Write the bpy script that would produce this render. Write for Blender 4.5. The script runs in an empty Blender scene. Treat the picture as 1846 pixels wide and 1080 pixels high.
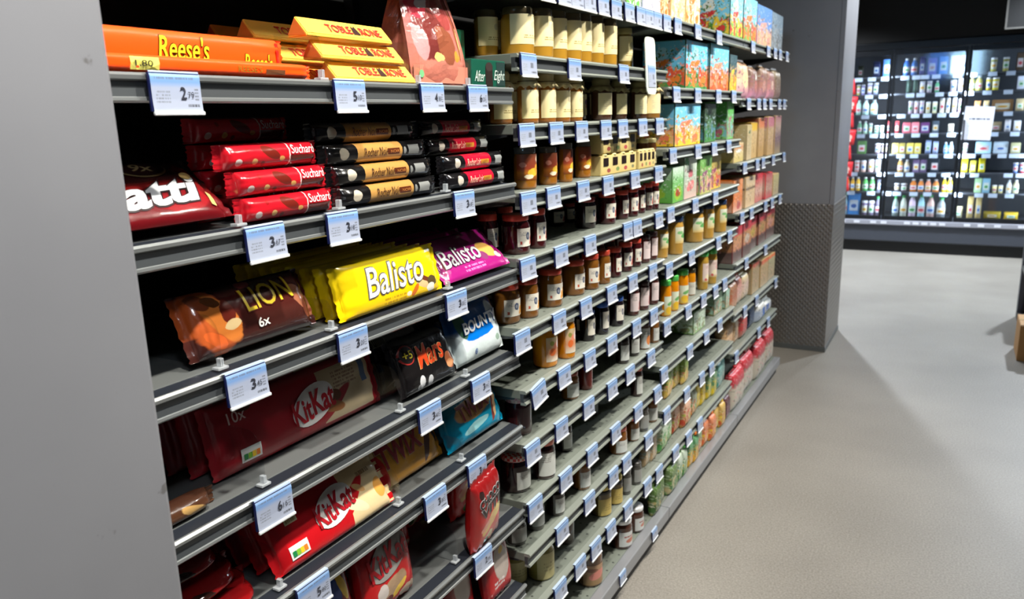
import bpy, bmesh, math, random
from mathutils import Vector, Matrix, noise
random.seed(7)
S = bpy.context.scene
COL = S.collection
PI = math.pi

# ------------------------------------------------------------------ camera
def rad(d): return d*PI/180
yaw, pit, roll = rad(29.86), rad(13.03), rad(-1.655)
fwd = Vector((-math.sin(yaw)*math.cos(pit), math.cos(yaw)*math.cos(pit), -math.sin(pit)))
rgt = Vector((math.cos(yaw), math.sin(yaw), 0)); upv = rgt.cross(fwd)
r2 = rgt*math.cos(roll)+upv*math.sin(roll); u2 = upv*math.cos(roll)-rgt*math.sin(roll)
cam = bpy.data.objects.new('camera', bpy.data.cameras.new('camera')); COL.objects.link(cam)
cam.matrix_world = Matrix(((r2.x, u2.x, -fwd.x, .84), (r2.y, u2.y, -fwd.y, 0), (r2.z, u2.z, -fwd.z, 1.48), (0, 0, 0, 1)))
cam.data.sensor_width = 36; cam.data.sensor_fit = 'HORIZONTAL'; cam.data.lens = 36*1403/1846
cam.data.clip_start = .02; cam.data.clip_end = 60
cam.data.dof.use_dof = True; cam.data.dof.focus_distance = 1.35; cam.data.dof.aperture_fstop = 6.5
S.camera = cam
# ------------------------------------------------------------------ world, lamps, exposure
W = bpy.data.worlds.new('shop_ambient'); S.world = W; W.use_nodes = True
W.node_tree.nodes['Background'].inputs[0].default_value = (.80, .88, 1, 1)
W.node_tree.nodes['Background'].inputs[1].default_value = .035
S.view_settings.view_transform = 'Standard'; S.view_settings.look = 'None'
S.view_settings.exposure = .18; S.view_settings.gamma = 1; S.view_settings.use_curve_mapping = False
def spot(x, y, z, tx, ty, tz, watt, ang=110, blend=.6, size=.09, c=(1, .95, .87)):
    l = bpy.data.lights.new('ceiling_or_fill_spot', 'SPOT'); l.energy = watt; l.color = c
    l.spot_size = rad(ang); l.spot_blend = blend; l.shadow_soft_size = size
    o = bpy.data.objects.new('ceiling_or_fill_spot', l); COL.objects.link(o); o.location = (x, y, z)
    o.rotation_euler = (Vector((tx, ty, tz))-Vector((x, y, z))).to_track_quat('-Z', 'Y').to_euler()
WARM = (1, .955, .87)
for x, y, w in ((.76, .40, 138), (.76, 1.15, 138), (.98, 2.0, 152), (1.02, 2.9, 155), (1.05, 3.8, 155)):
    spot(x, y, 2.80, -.10, y, 1.05, w, 88, 1, .045, WARM)                                              # track spots aimed at the shelves
for y in (.5, 2.0, 3.5): spot(2.0, y, 3.0, 2.05, y, 0, 105, 92, 1, .22, WARM)                          # downlights over the aisle
spot(1.0, 5.45, 2.95,   .2, 5.4, 2.3, 120, 70, .9, .06, (.95, .97, 1))
spot(1.0, 3.3, 3.0, -.1, 5.03, 1.2, 45, 60, 1, .10, WARM)  # fill spot added to brighten the near face of the far pillar
spot(-.75, 8.2, 2.95, -.2, 7.6, 0, 470, 120, .5, .08, (.84, .92, 1))
spot(1.95, 8.3, 2.95, 1.0, 7.4, 0, 470, 120, .5, .08, (.84, .92, 1))
spot(.6, 7.6, 2.95, .6, 7.6, 0, 90, 120, .6, .08, (.93, .97, 1))
spot(1.25, -.15, 2.6, .1, -.1, 1.75, 34, 90, 1, .10, (.88, .93, 1))

# ------------------------------------------------------------------ materials
def lin(c):
    if isinstance(c, str): c = tuple(int(c[i:i+2], 16) for i in (0, 2, 4))
    return tuple(((v/255+.055)/1.055)**2.4 if v/255 > .04045 else v/255/12.92 for v in c)+(1,)
MATS = {}
def newmat(name):
    m = bpy.data.materials.new(name); m.use_nodes = True
    nt = m.node_tree; return m, nt, nt.nodes['Principled BSDF']
def M(c, rough=.5, metal=0, coat=0, spec=.5):
    k = ('M', str(c), rough, metal, coat, spec)
    if k in MATS: return MATS[k]
    m, nt, b = newmat('paint')
    b.inputs['Base Color'].default_value = lin(c); b.inputs['Roughness'].default_value = rough
    b.inputs['Metallic'].default_value = metal; b.inputs['Coat Weight'].default_value = coat
    b.inputs['Coat Roughness'].default_value = .08; b.inputs['Specular IOR Level'].default_value = spec
    MATS[k] = m; return m
class NT:
    def __init__(s, nt): s.nt = nt
    def n(s, t): return s.nt.nodes.new(t)
    def put(s, sock, v):
        if hasattr(v, 'is_output'): s.nt.links.new(v, sock)
        else: sock.default_value = v
    def m(s, op, a, b=0.0, c=None):
        d = s.n('ShaderNodeMath'); d.operation = op; s.put(d.inputs[0], a); s.put(d.inputs[1], b)
        if c is not None: s.put(d.inputs[2], c)
        return d.outputs[0]
    def step(s, v, lo, hi):      # 1 below lo, 0 above hi
        d = s.n('ShaderNodeMapRange'); d.interpolation_type = 'SMOOTHSTEP'; s.put(d.inputs[0], v)
        d.inputs[1].default_value = lo; d.inputs[2].default_value = hi; d.inputs[3].default_value = 1; d.inputs[4].default_value = 0
        return d.outputs[0]
    def mix(s, f, a, b):
        d = s.n('ShaderNodeMix'); d.data_type = 'RGBA'; s.put(d.inputs[0], f); s.put(d.inputs[6], a); s.put(d.inputs[7], b)
        return d.outputs[2]
    def noise(s, vec, scale, detail=2):
        d = s.n('ShaderNodeTexNoise'); d.inputs['Scale'].default_value = scale; d.inputs['Detail'].default_value = detail
        if vec is not None: s.nt.links.new(vec, d.inputs['Vector'])
        return d
    def ramp(s, fac, stops, const=False):
        d = s.n('ShaderNodeValToRGB'); s.put(d.inputs[0], fac); r = d.color_ramp
        if const: r.interpolation = 'CONSTANT'
        while len(r.elements) < len(stops): r.elements.new(.5)
        for e, (p, c) in zip(r.elements, stops): e.position = p; e.color = lin(c) if not (isinstance(c, tuple) and len(c) == 4) else c
        return d.outputs[0]
def PRT(key, stops, elems=(), rough=.32, warp=0.0, coat=0, crease=0):
    """flat print on a pack: vertical colour bands plus printed ovals, rectangles and text-like lines, laid out in the pack's own UVs"""
    k = ('P', key)
    if k in MATS: return MATS[k]
    m, nt, b = newmat('print_'+key); g = NT(nt)
    uv = g.n('ShaderNodeTexCoord').outputs['UV']; vec = uv
    if warp:
        nz = g.noise(uv, 7, 3); a = g.n('ShaderNodeVectorMath'); a.operation = 'MULTIPLY_ADD'
        nt.links.new(nz.outputs['Color'], a.inputs[0]); a.inputs[1].default_value = (warp, warp, 0); nt.links.new(uv, a.inputs[2])
        s2 = g.n('ShaderNodeVectorMath'); s2.operation = 'SUBTRACT'; nt.links.new(a.outputs[0], s2.inputs[0]); s2.inputs[1].default_value = (warp/2, warp/2, 0)
        vec = s2.outputs[0]
    sp = g.n('ShaderNodeSeparateXYZ'); nt.links.new(vec, sp.inputs[0]); u, v = sp.outputs[0], sp.outputs[1]
    col = g.ramp(v, stops) if len(stops) > 1 else lin(stops[0][1])
    for e in elems:
        if e[0] == 'e':
            _, cx, cy, rx, ry, rot, c = e
            du, dv = g.m('SUBTRACT', u, cx), g.m('SUBTRACT', v, cy); cr, sr = math.cos(rot), math.sin(rot)
            a = g.m('ADD', g.m('MULTIPLY', du, cr/rx), g.m('MULTIPLY', dv, sr/rx))
            d = g.m('ADD', g.m('MULTIPLY', du, -sr/ry), g.m('MULTIPLY', dv, cr/ry))
            q = g.m('ADD', g.m('MULTIPLY', a, a), g.m('MULTIPLY', d, d)); mk = g.step(q, .85, 1.1)
        elif e[0] == 'n':
            _, sc, th, v0, v1, c = e
            nz = g.n('ShaderNodeTexNoise'); nz.inputs['Scale'].default_value = sc; nz.inputs['Detail'].default_value = 1.5
            of = g.n('ShaderNodeVectorMath'); of.operation = 'ADD'; nt.links.new(vec, of.inputs[0]); of.inputs[1].default_value = (sc*1.7, th*31, 0); nt.links.new(of.outputs[0], nz.inputs['Vector'])
            mk = g.m('SUBTRACT', g.m('MULTIPLY', g.m('LESS_THAN', v, v1), g.m('GREATER_THAN', v, v0)), g.m('MULTIPLY', g.m('MULTIPLY', g.m('LESS_THAN', v, v1), g.m('GREATER_THAN', v, v0)), g.step(nz.outputs[0], th-.03, th+.05)))
        else:
            x0, y0, x1, y1 = e[1:5]; c = e[-1]
            mk = g.m('MULTIPLY', g.m('MULTIPLY', g.m('GREATER_THAN', u, x0), g.m('LESS_THAN', u, x1)), g.m('MULTIPLY', g.m('GREATER_THAN', v, y0), g.m('LESS_THAN', v, y1)))
            if e[0] == 't':
                n = e[5]; t = g.m('MULTIPLY', g.m('SUBTRACT', v, y0), n/(y1-y0))
                ln = g.m('LESS_THAN', g.m('FRACT', t), .55)
                cb = g.n('ShaderNodeCombineXYZ'); nt.links.new(g.m('MULTIPLY', u, 14/(x1-x0)), cb.inputs[0]); nt.links.new(g.m('FLOOR', t), cb.inputs[1])
                wn = g.n('ShaderNodeTexNoise'); wn.inputs['Scale'].default_value = 1.3; nt.links.new(cb.outputs[0], wn.inputs['Vector'])
                mk = g.m('MULTIPLY', mk, g.m('MULTIPLY', ln, g.m('GREATER_THAN', wn.outputs[0], .46)))
        col = g.mix(mk, col, lin(c))
    g.put(b.inputs['Base Color'], col); b.inputs['Roughness'].default_value = rough; b.inputs['Coat Weight'].default_value = coat
    if crease:
        tc = g.n('ShaderNodeTexCoord').outputs['Object']; nz = g.noise(tc, 38, 3); bp = g.n('ShaderNodeBump'); bp.inputs['Strength'].default_value = crease
        bp.inputs['Distance'].default_value = .004; nt.links.new(nz.outputs[0], bp.inputs['Height']); nt.links.new(bp.outputs[0], b.inputs['Normal'])
    MATS[k] = m; return m
def mat_clear():
    m, nt, b = newmat('clear_plastic'); g = NT(nt); nt.nodes.remove(b); out = nt.nodes['Material Output']
    t = g.n('ShaderNodeBsdfTransparent'); t.inputs[0].default_value = (.93, .94, .95, 1)
    gl = g.n('ShaderNodeBsdfGlossy'); gl.inputs['Roughness'].default_value = .06; fr = g.n('ShaderNodeLayerWeight'); fr.inputs[0].default_value = .5
    mx = g.n('ShaderNodeMixShader'); nt.links.new(g.m('ADD', g.m('MULTIPLY', g.m('POWER', fr.outputs['Facing'], 4),   .45), .05), mx.inputs[0]); nt.links.new(t.outputs[0], mx.inputs[1]); nt.links.new(gl.outputs[0], mx.inputs[2])
    nt.links.new(mx.outputs[0], out.inputs[0]); return m
CLEAR = mat_clear()
def mat_clip():
    m, nt, b = newmat('glint_clip'); g = NT(nt); b.inputs['Base Color'].default_value = lin((214, 220, 224)); b.inputs['Roughness'].default_value = .12; b.inputs['Alpha'].default_value = .5; return m  # clear plastic clip, its glints put in as half-opaque white
CLIPM = mat_clip()
def mat_floor():
    m, nt, b = newmat('grey_resin_floor'); g = NT(nt); o = g.n('ShaderNodeTexCoord').outputs['Object']
    a = g.noise(o, 160, 2).outputs[0]; c = g.noise(o, 1.3, 3).outputs[0]
    f = g.m('ADD', g.m('MULTIPLY', a, .6), g.m('MULTIPLY', c, .4))
    nt.links.new(g.ramp(f, [(.3, (112, 107, 99)), (.5, (139, 134, 126)), (.72, (164, 159, 150))]), b.inputs['Base Color'])
    b.inputs['Roughness'].default_value = .5
    bp = g.n('ShaderNodeBump'); bp.inputs['Strength'].default_value = .06; bp.inputs['Distance'].default_value = .002
    nt.links.new(a, bp.inputs['Height']); nt.links.new(bp.outputs[0], b.inputs['Normal']); return m
def mat_panel():
    m, nt, b = newmat('satin_grey_panel'); g = NT(nt); o = g.n('ShaderNodeTexCoord').outputs['Object']
    a = g.noise(o, 3, 4).outputs[0]; s = g.noise(o, 26, 5).outputs[0]
    base = g.ramp(a, [(.3, (140, 141, 146)), (.7, (152, 153, 158))])
    nt.links.new(g.mix(g.step(s, .26, .31), base, lin((118, 117, 118))), b.inputs['Base Color'])
    b.inputs['Roughness'].default_value = .42; b.inputs['Metallic'].default_value = .15
    fn = g.noise(o, 700, 1).outputs[0]; bp = g.n('ShaderNodeBump'); bp.inputs['Strength'].default_value = .08; bp.inputs['Distance'].default_value = .0006
    nt.links.new(fn, bp.inputs['Height']); nt.links.new(bp.outputs[0], b.inputs['Normal']); return m
def mat_tread():
    m, nt, b = newmat('tread_plate'); g = NT(nt); o = g.n('ShaderNodeTexCoord').outputs['Object']
    mp = g.n('ShaderNodeMapping'); nt.links.new(o, mp.inputs[0]); mp.inputs['Rotation'].default_value = (0, rad(45), 0)
    w = []
    for d in ('X', 'Z'):
        t = g.n('ShaderNodeTexWave'); t.bands_direction = d; t.inputs['Scale'].default_value = 14; nt.links.new(mp.outputs[0], t.inputs[0]); w.append(t.outputs['Fac'])
    h = g.m('MULTIPLY', w[0], w[1]); bp = g.n('ShaderNodeBump'); bp.inputs['Strength'].default_value = .7; bp.inputs['Distance'].default_value = .004
    nt.links.new(h, bp.inputs['Height']); nt.links.new(bp.outputs[0], b.inputs['Normal'])
    b.inputs['Base Color'].default_value = lin((150, 145, 140)); b.inputs['Metallic'].default_value = .8; b.inputs['Roughness'].default_value = .42; return m
def mat_deck():
    m, nt, b = newmat('perforated_grey_steel'); g = NT(nt); o = g.n('ShaderNodeTexCoord').outputs['Object']
    sp = g.n('ShaderNodeSeparateXYZ'); nt.links.new(o, sp.inputs[0])
    def cell(v, p): return g.m('SUBTRACT', g.m('FRACT', g.m('DIVIDE', v, p)), .5)
    a, c = cell(sp.outputs[0], .022), cell(sp.outputs[1], .05)
    q = g.m('ADD', g.m('MULTIPLY', g.m('MULTIPLY', a, a), 1.0), g.m('MULTIPLY', g.m('MULTIPLY', c, c), 5.2))
    nt.links.new(g.mix(g.step(q, .02, .035), lin((118, 124, 115)), lin((62, 66, 62))), b.inputs['Base Color'])
    b.inputs['Roughness'].default_value = .45; return m
FLOOR, PANEL, TREAD, DECK = mat_floor(), mat_panel(), mat_tread(), mat_deck()
BEAD = M((150, 154, 154), .3, .5); CHAN = M((70, 74, 77), .45, .2); DARK = M((16, 16, 18), .6); STEEL = M((104, 107, 106), .45, .2)
BLACK = M((10, 10, 11), .7); RECESS = M((34, 38, 46), .4); JLIP = M((150, 156, 147), .38, .2); WHITE = M((235, 238, 240), .45)

# ------------------------------------------------------------------ object helpers
def tag(o, label=None, cat=None, group=None, kind=None):
    if label: o['label'] = label
    if cat: o['category'] = cat
    if group: o['group'] = group
    if kind: o['kind'] = kind
    return o
def thing(name, label, cat, group=None, loc=(0, 0, 0), rot=(0, 0, 0)):
    o = bpy.data.objects.new(name, None); COL.objects.link(o); o.empty_display_size = .02
    o.location = loc; o.rotation_euler = rot; return tag(o, label, cat, group)
def obj(name, me, mat=None, parent=None, loc=(0, 0, 0), rot=(0, 0, 0), scale=(1, 1, 1)):
    o = bpy.data.objects.new(name, me); COL.objects.link(o)
    if mat is not None:
        if len(me.materials) == 0: me.materials.append(mat)
        elif me.materials[0] is not mat: o.material_slots[0].link = 'OBJECT'; o.material_slots[0].material = mat
    o.parent = parent; o.location = loc; o.rotation_euler = rot; o.scale = scale; return o
def mk(vs, fs, uvs=None, smooth=False):
    me = bpy.data.meshes.new('mesh'); me.from_pydata([tuple(v) for v in vs], [], fs)
    if uvs:
        l = me.uv_layers.new(name='UVMap')
        for p in me.polygons:
            for li in p.loop_indices: l.data[li].uv = uvs[me.loops[li].vertex_index]
    if smooth: me.polygons.foreach_set('use_smooth', [True]*len(me.polygons))
    me.update(); return me
CACHE = {}
def cached(f):
    def g(*a):
        k = (f.__name__,)+a
        if k not in CACHE: CACHE[k] = f(*a)
        return CACHE[k]
    return g
def boxes_me(bs, bev=0):
    bm = bmesh.new()
    for (x0, y0, z0, x1, y1, z1) in bs:
        v = [bm.verts.new(p) for p in ((x0, y0, z0), (x1, y0, z0), (x1, y1, z0), (x0, y1, z0), (x0, y0, z1), (x1, y0, z1), (x1, y1, z1), (x0, y1, z1))]
        for f in ((3, 2, 1, 0), (4, 5, 6, 7), (0, 1, 5, 4), (1, 2, 6, 5), (2, 3, 7, 6), (3, 0, 4, 7)): bm.faces.new([v[i] for i in f])
    if bev: bmesh.ops.bevel(bm, geom=list(bm.edges), offset=bev, segments=2, profile=.6, affect='EDGES')
    me = bpy.data.meshes.new('mesh'); bm.to_mesh(me); bm.free(); return me
@cached
def bbox(w, d, h, bev): return boxes_me([(-w/2, -d/2, 0, w/2, d/2, h)], bev)
@cached
def lathe(prof, seg=28, wave=0):
    vs, fs = [], []; n = len(prof)
    for i in range(seg):
        a = 2*PI*i/seg
        for j, (r, z) in enumerate(prof):
            rr = r
            if wave and j == wave: rr = r*(1+.10*math.sin(9*a)+.05*math.sin(4*a+1)); z = z-.003*math.sin(9*a+1)
            vs.append((rr*math.cos(a), rr*math.sin(a), z))
    for i in range(seg):
        for j in range(n-1):
            a, b = i*n+j, ((i+1) % seg)*n+j; fs.append((a, b, b+1, a+1))
    fs.append([i*n for i in range(seg)][::-1]); fs.append([i*n+n-1 for i in range(seg)])
    me = mk(vs, fs, None, True)
    for p in list(me.polygons)[-2:]: p.use_smooth = False
    return me
@cached
def band(r, z0, z1, a0, a1):
    n = 14; vs, fs, uv = [], [], []
    for i in range(n+1):
        t = i/n; a = a0+(a1-a0)*t
        for z, v in ((z0, 0), (z1, 1)): vs.append((r*math.cos(a), r*math.sin(a), z)); uv.append((t, v))
    for i in range(n): fs.append((2*i, 2*i+2, 2*i+3, 2*i+1))
    return mk(vs, fs, uv, True)
@cached
def quad(w, h):                               # stands in the XZ plane, faces -Y
    return mk([(-w/2, 0, 0), (w/2, 0, 0), (w/2, 0, h), (-w/2, 0, h)], [(0, 1, 2, 3)], [(0, 0), (1, 0), (1, 1), (0, 1)])
def sgn(v): return -1 if v < 0 else 1
def bulge(w, h, d, p, q):
    def f(x, z):
        a = max(0, 1-abs(2*x/w)**p); b = max(0, 1-abs(2*z/h-1)**q); return -(d/2)*math.sqrt(a)*math.sqrt(b)
    return f
@cached
def pillow(w, h, d, p=9, q=3, seal='lr', wr=.0012, seed=0, taper=0):
    """flow-wrapped pack or pouch: bulged front and back, flat crimped seals"""
    nx, nz = 40, 16
    if seal == 'tb': nx, nz = 20, 30
    f = bulge(w, h, d, p, q); vs, fs, uv = [], [], []
    U = [-1+2*i/nx for i in range(nx+1)]; U = [sgn(t)*(1-(1-abs(t))**1.5) for t in U]
    V = [-1+2*i/nz for i in range(nz+1)]; V = [sgn(t)*(1-(1-abs(t))**1.5) for t in V]
    sl = .012
    for side in (1, -1):
        base = len(vs)
        for j, v in enumerate(V):
            for i, u in enumerate(U):
                x, z = u*w/2, (v+1)*h/2; y = f(x, z)
                ed = abs(u) if seal == 'lr' else abs(v); oth = z if seal == 'lr' else x
                k = max(0, (ed-.55)/.45)*(1 if abs(y) > 1e-6 else 0)
                y += wr*k*(math.sin(oth*520+seed)+.7*math.sin(oth*290+2*seed+4*u))+wr*.55*noise.noise((x*30+seed, z*30, side*3))
                if seal == 'lr' and (i == 0 or i == nx): y = .0008*math.sin(z*900)
                if seal == 'tb' and (j == 0 or j == nz): y = 0
                xx = x*(1-taper*(v+1)/2)
                vs.append((xx, y if side == 1 else -y, z)); uv.append(((u+1)/2, (v+1)/2))
        for j in range(nz):
            for i in range(nx):
                a = base+j*(nx+1)+i; q4 = (a, a+1, a+nx+2, a+nx+1); fs.append(q4 if side == 1 else q4[::-1])
    ends = []
    if seal == 'lr': ends = [([j*(nx+1) for j in range(nz+1)], (-sl, 0)), ([j*(nx+1)+nx for j in range(nz+1)], (sl, 0))]
    elif seal == 'tb': ends = [([nz*(nx+1)+i for i in range(nx+1)], (0, sl))]
    for idx, (dx, dz) in ends:
        b = len(vs)
        for n_, i in enumerate(idx):
            x, y, z = vs[i]; zz = .0022*(n_ % 2)
            vs.append((x+dx+(sgn(dx)*zz if dx else 0), .0015*math.sin(n_*1.9), z+dz+(zz if dz else 0))); uv.append(uv[i])
        for n_ in range(len(idx)-1): fs.append((idx[n_], idx[n_+1], b+n_+1, b+n_))
    return mk(vs, fs, uv, True)
TXT = {}
def text_mesh(body, shear, off):
    k = (body, shear, off)
    if k in TXT: return TXT[k]
    c = bpy.data.curves.new('lettering', 'FONT'); c.body = body; c.shear = shear; c.offset = off; c.resolution_u = 3; c.size = 1; c.space_line = .85; c.align_x = 'LEFT'
    o = bpy.data.objects.new('lettering', c); COL.objects.link(o); bpy.context.view_layer.update()
    me = bpy.data.meshes.new_from_object(o.evaluated_get(bpy.context.evaluated_depsgraph_get()))
    vs = [v.co.copy() for v in me.vertices]; fs = [tuple(p.vertices) for p in me.polygons]
    bpy.data.objects.remove(o); bpy.data.meshes.remove(me)
    TXT[k] = (vs, fs); return TXT[k]
def lettering(parent, body, x0, z0, w, h, c, yf=None, shear=0.0, bold=.0, rot=0.0, off=.0012, name='lettering', grow=0.0, rough=.35):
    """flat print: letters laid on the pack face inside the box x0..x0+w, z0..z0+h (pack coordinates), rot tilts the line"""
    vs0, _ = text_mesh(body, shear, bold); vs, fs = text_mesh(body, shear, bold+grow)
    xa, xb = min(v.x for v in vs0), max(v.x for v in vs0); ya, yb = min(v.y for v in vs0), max(v.y for v in vs0)
    bm = bmesh.new(); cr, sr = math.cos(rot), math.sin(rot); bv = []
    for v in vs:
        a, b = (v.x-xa)/(xb-xa)*w, (v.y-ya)/(yb-ya)*h
        bv.append(bm.verts.new((x0+a*cr-b*sr, 0, z0+a*sr+b*cr)))
    for f in fs:
        try: bm.faces.new([bv[i] for i in f])
        except ValueError: pass
    if yf:
        for _ in range(3):
            le = [e for e in bm.edges if e.calc_length() > max(.007, w*.05)]
            if not le: break
            bmesh.ops.subdivide_edges(bm, edges=le, cuts=1)
        bmesh.ops.triangulate(bm, faces=[f for f in bm.faces if len(f.verts) > 4])
    for v in bm.verts: v.co.y = (yf(v.co.x, v.co.z) if yf else 0)-off
    me = bpy.data.meshes.new('lettering'); bm.to_mesh(me); bm.free()
    return obj(name, me, c if not isinstance(c, (tuple, str)) else M(c, rough), parent)
def outlined(parent, body, x0, z0, w, h, c, co, yf, shear=0, bold=.02, rot=0, grow=.03):
    lettering(parent, body, x0, z0, w, h, co, yf, shear, bold, rot, .0010, 'lettering_outline', grow)
    lettering(parent, body, x0, z0, w, h, c, yf, shear, bold, rot, .0020)
ORD = 'zeroth first second third fourth fifth sixth seventh eighth ninth tenth eleventh twelfth thirteenth fourteenth fifteenth sixteenth seventeenth eighteenth nineteenth twentieth'.split()
# ------------------------------------------------------------------ the room
def struct(name, bs, mat, parent=None, bev=0):
    o = obj(name, boxes_me(bs, bev), mat, parent)
    if parent is None: o['kind'] = 'structure'
    return o
struct('floor', [(-1.6, -4.1, -.1, 4.6, 9.9, 0)], FLOOR)
struct('ceiling', [(-1.6, -4.1, 3.05, 4.6, 9.9, 3.15)], M((14, 14, 15), .9))
struct('wall_back', [(-1.6, 9.8, 0, 4.6, 9.9, 3.05)], M((20, 19, 18), .8))
struct('wall_left', [(-1.6, -4.1, 0, -1.5, 9.9, 3.05)], M((26, 26, 27), .8))
struct('wall_right', [(4.5, -4.1, 0, 4.6, 9.9, 3.05)], M((120, 120, 122), .8))
struct('wall_front', [(-1.6, -4.1, 0, 4.6, -4.0, 3.05)], M((70, 70, 72), .8))
struct('trim_1', [(-1.5, 9.02, 2.13, 4.5, 9.8, 3.05)], M((24, 22, 21), .7))
def emis(c, s):
    m, nt, b = newmat('added_glow_pane'); b.inputs['Emission Color'].default_value = lin(c); b.inputs['Emission Strength'].default_value = s
    b.inputs['Base Color'].default_value = (0, 0, 0, 1); return m
w = struct('added_glow_window', [(-.75, -3.99, 2.12, 1.15, -3.94, 2.17), (-.75, -3.99, 2.92, 1.15, -3.94, 2.97), (-.75, -3.99, 2.17, -.70, -3.94, 2.92), (1.10, -3.99, 2.17, 1.15, -3.94, 2.92), (.40, -3.99, 2.17, .45, -3.94, 2.92), (-.15, -3.99, 2.17, -.10, -3.94, 2.92)], M((60, 62, 65), .5))  # unseen window added behind the camera for reflections in the fridge glass
for a, b, c, s in ((-.70, -.15, (70, 130, 235), 5), (-.10, .40, (80, 140, 240), 6), (.45, 1.10, (175, 220, 255), 16)):
    obj('pane', boxes_me([(a, -3.975, 2.17, b, -3.965, 2.92)]), emis(c, s), w)  # glowing panes added to feed those reflections and a cool fill
def pillar(x0, y0, x1, y1, label):
    t = thing('pillar', label, None); t['kind'] = 'structure'
    obj('upper_panel', boxes_me([(x0, y0, .925, x1, y1, 3.05)], .004), PANEL, t)
    obj('tread_plate', boxes_me([(x0-.004, y0-.004, .03, x1+.004, y1+.004, .925)], .003), TREAD, t)
    obj('corner_strip', boxes_me([(x1-.02, y0-.006, .925, x1+.006, y0+.02, 3.05)], .002), PANEL, t)
    obj('skirting', boxes_me([(x0-.008, y0-.008, 0, x1+.008, y1+.008, .03)], .002), STEEL, t)
pillar(-.6, -.9, .1, .503, 'pale grey panelled pillar close by at the left of the frame')
pillar(-.5, 5.03, .2, 5.62, 'grey pillar with tread plate base standing past the end of the shelves')

# ------------------------------------------------------------------ the shelving run: four one-metre bays
def prism(poly, y0, y1):
    n = len(poly); vs = [(x, y0, z) for x, z in poly]+[(x, y1, z) for x, z in poly]
    fs = [(i, (i+1) % n, (i+1) % n+n, i+n) for i in range(n)]+[tuple(range(n))[::-1], tuple(range(n, 2*n))]
    me = mk(vs, fs); bm = bmesh.new(); bm.from_mesh(me); bmesh.ops.recalc_face_normals(bm, faces=bm.faces); bm.to_mesh(me); bm.free(); return me
def arc(cx, cz, r, a0, a1, n=5): return [(cx+r*math.cos(rad(a0+(a1-a0)*i/n)), cz+r*math.sin(rad(a0+(a1-a0)*i/n))) for i in range(n+1)]
prism_c = cached(lambda key, y0, y1: prism({'bead_t': arc(-.005, -.005, .005, -90, 180), 'bead_b': arc(-.006, -.031, .004, -180, 90)+[(-.012, -.027)],
    'chan': [(-.012, -.031), (-.004, -.031), (-.0065, -.018), (-.004, -.007), (-.012, -.007)], 'rec': [(-.036, -.012), (-.010, -.012), (-.010, -.004), (-.036, -.001)],
    'lip': [(-.014, -.008), (.003, -.008), (.004, -.004), (.001, 0), (-.014, 0)], 'jb': [(-.012, -.036), (.002, -.036), (.004, -.033), (.002, -.029), (-.012, -.029)],
    'jc': [(-.012, -.030), (-.002, -.030), (-.004, -.018), (-.002, -.008), (-.012, -.008)],
    'br': [(-.40, -.085), (-.40, -.012), (-.03, -.012), (-.03, -.026)]}[key], y0, y1))
BAYS = [('sweets', .504), ('jam', 1.506), ('puree', 2.506), ('rusk', 3.506)]
for nm, y0 in BAYS:
    t = thing('shelving_bay', 'black back panel and uprights of the %s bay' % nm, 'shelving', 'shelving bays', (0, y0, 0))
    obj('back_panel', boxes_me([(-.445, 0, .05, -.43, .998, 2.0)]), BLACK, t)
    for yy in (.002, .966): obj('upright', boxes_me([(-.43, yy, .0, -.402, yy+.03, 2.0)], .002), DARK, t)
    b = obj('base_tray', boxes_me([(-.43, 0, .07, .0, .998, .0935)], .002), DECK, t)
    obj('front_panel', boxes_me([(.0, 0, .050, .034, .998, .094)], .004), M((150, 152, 156), .35, .3), t)
    obj('kick_strip', boxes_me([(-.40, 0, 0, .014, .998, .050)], .002), M((30, 28, 27), .6), t)
Z = {'s0': 1.782, 's1': 1.617, 's2': 1.469, 's3': 1.320, 's4': 1.173, 's5': 1.009, 's6': .858, 's7': .721, 's8': .571, 's9': .433, 's10': .265, 'sb': .094,
     't0': 1.782, 't1': 1.568, 't2': 1.37, 't3': 1.175, 't4': .985, 't5': .785, 't6': .62, 't7': .455, 't8': .262, 'tb': .094,
     'u0': 1.782, 'u1': 1.54, 'u2': 1.262, 'u3': 1.04, 'u4': .81, 'u5': .575, 'u6': .385, 'ub': .094,
     'A': 1.546, 'B': 1.346, 'C': 1.155, 'D': .9575, 'E': .779, 'F': .562, 'G': .36}
SORD = {}
for keys in (['s0']+['s%d' % i for i in range(1, 11)]+['sb'], ['t0']+['t%d' % i for i in range(1, 9)]+['tb'], ['u0']+['u%d' % i for i in range(1, 7)]+['ub'], list('ABCDEFG')):
    for i, k in enumerate(keys): SORD[k] = i+1
def bay_of(k): return 0 if k in 'ABCDEFG' else {'s': 1, 't': 2, 'u': 3}[k[0]]
def shname(k):
    b = BAYS[bay_of(k)][0]
    return "%s bay's bottom tray" % b if k[-1] == 'b' else "%s bay's %s shelf" % (b, ORD[SORD[k]])
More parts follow.
